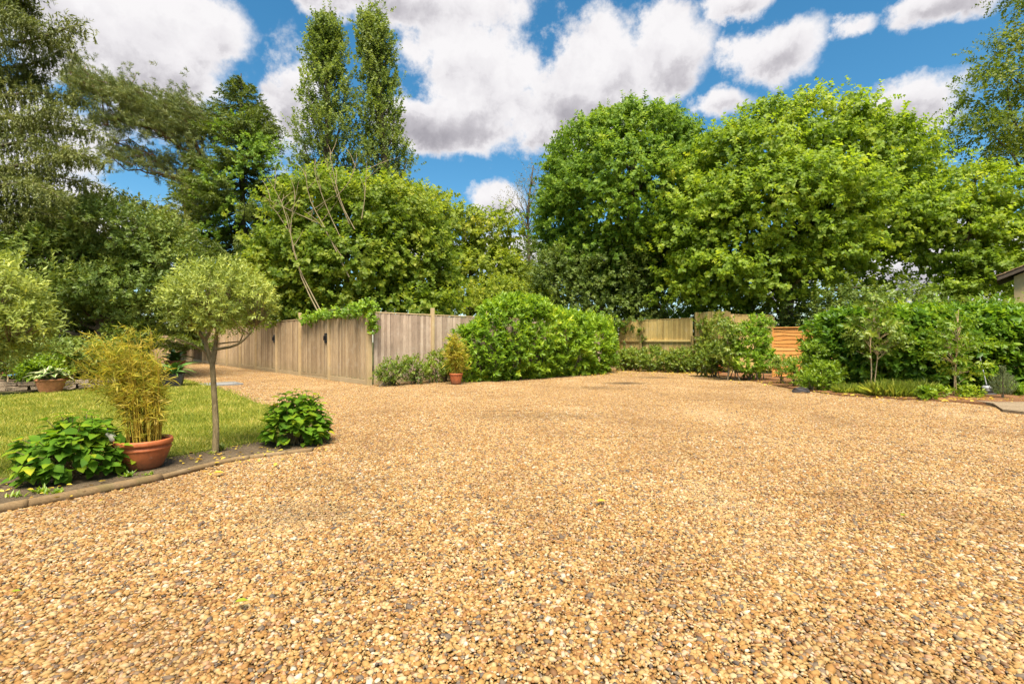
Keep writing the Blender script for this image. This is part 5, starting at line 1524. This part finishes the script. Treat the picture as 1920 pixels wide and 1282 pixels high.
def hosta(label, base, R, H, r0, L, W, n, edge, body, ribs=0, name='hosta_pot', group=None):
    root = empty(name, tuple(base), label, 'potted plant', group)
    pot_parts(root, R, H, r0, body, rimh=.04, band=False, ribs=ribs, amp=.012 if ribs else 0, curve=.7)
    me = blade_leaf(L, W, edge)
    for k in range(n):
        th = GOLD*k; tier = k/n
        o = bpy.data.objects.new('leaf', me); col.objects.link(o); o.parent = root
        o.location = (math.cos(th)*R*.25*tier, math.sin(th)*R*.25*tier, H-.03)
        o.rotation_euler = (prng.normal(0, .2), -math.radians(62-48*tier)+prng.normal(0, .12), th)
        s = prng.uniform(.75, 1.15); o.scale = (s, s, s)
    return root
b = G(95, 738)
hosta('ribbed clay pot of cream-edged hosta on the lawn before the stone edge', Vector((b.x, b.y, .03)), .30, .33, .20, .40, .2, 46, 'hosta_cream', M['clay'], ribs=28)
b = G(118, 722)
hosta('clay pot half hidden right behind the hosta pot', Vector((b.x, b.y+.1, .16)), .17, .26, .12, .25, .09, 14, 'hosta_green', M['clay'])
b = G(328, 700)
hosta('clay pot of green hosta at the bend of the drive', Vector((b.x, b.y, .15)), .36, .36, .25, .6, .2, 30, 'hosta_green', M['clay'])
b = G(312, 728)
r = empty('square_planter', (b.x, b.y+.2, .02), 'dark square planter of arching green leaves at the lawn corner', 'planter')
V = []
for (s, z) in ((.22, 0), (.29, .36), (.265, .36), (.25, .30)):
    V += [(-s, -s, z), (s, -s, z), (s, s, z), (-s, s, z)]
F = [(3, 2, 1, 0)]+[(4*i+j, 4*i+(j+1) % 4, 4*i+4+(j+1) % 4, 4*i+4+j) for i in range(3) for j in range(4)]+[(12, 13, 14, 15)]
ob = link('planter_box', pymesh('planter_box', V, F), r, M['dark_planter']); ob.rotation_euler = (0, 0, .5)
me = blade_leaf(.62, .13, 'hosta_green')
for k in range(46):
    th = GOLD*k; o = bpy.data.objects.new('leaf', me); col.objects.link(o); o.parent = r
    o.location = (math.cos(th)*.12, math.sin(th)*.12, .3); o.rotation_euler = (prng.normal(0, .3), -math.radians(62-50*k/46)+prng.normal(0, .15), th)
    s = prng.uniform(.6, 1.1); o.scale = (s, s, s)
# red glazed bowl and blue pole in the shaded border
b = G(12, 722)
r = empty('bowl_planter', (b.x, b.y+.35, .16), 'dark red glazed shallow bowl at the left end of the stone edge', 'bowl')
pot_parts(r, .42, .2, .2, M['redglaze'], rimh=.035, band=False)
bl = A(15, 704, 12.7); br = A(70, 698, 13.0)
tag(wlink('garden_pole', tubes('garden_pole', [([bl, bl.lerp(br, .5), br], [.02, .02, .02])]), empty('garden_pole', tuple(bl), 'blue plastic pole lying behind the red bowl', 'pole'), M['blue'])).name = 'shaft'
wlink('support', tubes('support', [([Vector((br.x, br.y, .16)), br], [.015, .015])]), bpy.data.objects['garden_pole'], M['stake'])
wlink('support', tubes('support', [([Vector((bl.x, bl.y, .16)), bl], [.015, .015])]), bpy.data.objects['garden_pole'], M['stake'])
# terracotta pot behind the slim young tree
b = G(1350, 702)
r = empty('clay_pot', (b.x, b.y+.2, .015), 'orange clay pot half hidden among the shrubs by the far fence', 'pot')
pot_parts(r, .2, .4, .14, M['terracotta'], curve=.6, band=False)
# coiled dark hose at the shrub foot
b = G(1507, 737)
hp = []
for k in range(5):
    rr = .17-.012*k
    hp.append(([(b.x+rr*1.2*math.cos(t), b.y+.12+rr*.8*math.sin(t), .03+.02*k+.008*math.sin(3*t+k)) for t in np.linspace(0, 6.283, 22)], [.011]*22))
hs = tag(link('garden_hose', tubes('garden_hose', hp, 6), None, M['dark_planter']), 'coiled dark hose at the foot of the light green shrub', 'hose')
# strimmer leaning into the hedge
Yb = 11.3
s0, s1 = A(1850, 722, Yb), A(1833, 652, Yb+.25)
r = empty('strimmer', tuple(Vector((s0.x, s0.y, 0))), 'grass trimmer with thin grey shaft leaning against the right hedge', 'trimmer')
wlink('shaft', tubes('shaft', [([s0, s0.lerp(s1, .5), s1], [.011]*3)]), r, M['grey_metal'])
hd = link('head', lathe('head', [(.11, .06), (.125, .075), (.12, .12), (.085, .16), (.06, .2), (.045, .26)], 20), r, M['black'])
cp = link('motor_cover', lathe('motor_cover', [(.088, .162), (.094, .175), (.08, .21), (.05, .235), (.02, .25)], 20), r, M['grey_metal'])
link('guard', lathe('guard', [(.17, .035), (.17, .05), (.10, .075), (.02, .08)], 20), r, M['dark_planter'])
# outbuilding whose roof corner shows over the hedge
hx = A(1870, 521, 17.5)
bd = empty('outbuilding', (hx.x, 17.5, 0), 'low cream outbuilding whose tiled roof corner shows over the hedge', 'building')
eave = hx.z; W_ = 6.0; slope = .46
x0 = hx.x+.42
wv = [(x0, 17.9, 0), (x0+W_-.84, 17.9, 0), (x0+W_-.84, 17.9, eave+.05), (x0+(W_-.84)/2, 17.9, eave+.05+slope*W_/2-.05), (x0, 17.9, eave+.05)]
wb = [(x, y+2.6, z) for x, y, z in wv]
wlink('wall', pymesh('wall', wv+wb, [(0, 1, 2, 3, 4), (9, 8, 7, 6, 5), (0, 5, 6, 1), (1, 6, 7, 2), (0, 4, 9, 5)]), bd, M['creamwall'])
rt = None
for sd in (0, 1):
    ex = hx.x if sd == 0 else hx.x+W_
    rx = hx.x+W_/2
    v = [(ex, 17.5, eave), (rx, 17.5, eave+slope*W_/2), (rx, 20.9, eave+slope*W_/2), (ex, 20.9, eave)]
    v += [(x, y, z+.05) for x, y, z in v]
    rf = wlink('roof', pymesh('roof', v, [(0, 1, 2, 3), (7, 6, 5, 4), (0, 4, 5, 1), (1, 5, 6, 2), (2, 6, 7, 3), (3, 7, 4, 0)]), bd, M['timberdark'])
    if sd == 0:
        nrow = 15
        sl = math.hypot(W_/2, slope*W_/2); ang_ = math.atan(slope)
        tme = None
        for i in range(nrow):
            for j in range(6):
                if tme is None:
                    tme = boxes('tile', [((0, 0, .012), (sl/nrow*1.25, .245, .022))], .004); tme.materials.append(M['rooftile'])
                o = bpy.data.objects.new('tile', tme); col.objects.link(o); o.parent = rf
                u = (i+.5)/nrow
                wx = ex+(rx-ex)*u; wz = eave+slope*W_/2*u+.062
                pw = Vector((wx, 17.46+.125+.25*j, wz))
                o.location = pw
                o.rotation_euler = (0, -ang_+.07, 0)
        wlink('tile_field', pymesh('tile_field', [(ex-.05, 19.0, eave+.062), (rx, 19.0, eave+slope*W_/2+.085), (rx, 20.9, eave+slope*W_/2+.085), (ex-.05, 20.9, eave+.062)], [(0, 1, 2, 3)]), rf, M['rooftile'])
wlink('bargeboard', pymesh('bargeboard', [(hx.x, 17.48, eave-.10), (hx.x+W_/2, 17.48, eave-.10+slope*W_/2), (hx.x+W_/2, 17.48, eave+.01+slope*W_/2), (hx.x, 17.48, eave+.01), (hx.x, 17.52, eave-.10), (hx.x+W_/2, 17.52, eave-.10+slope*W_/2), (hx.x+W_/2, 17.52, eave+.01+slope*W_/2), (hx.x, 17.52, eave+.01)], [(0, 1, 2, 3), (7, 6, 5, 4), (0, 4, 5, 1), (3, 2, 6, 7), (0, 3, 7, 4), (1, 5, 6, 2)]), bd, M['timberdark'])
wn = wlink('window', boxes('window', [((x0+.75, 17.88, eave-.35), (.7, .06, .75))]), bd, M['timberdark'])
wlink('pane', boxes('pane', [((x0+.75, 17.842, eave-.35), (.58, .02, .63))]), wn, M['pane'])
bd.rotation_euler = (0, 0, math.radians(-46))     # its gable end faces the drive
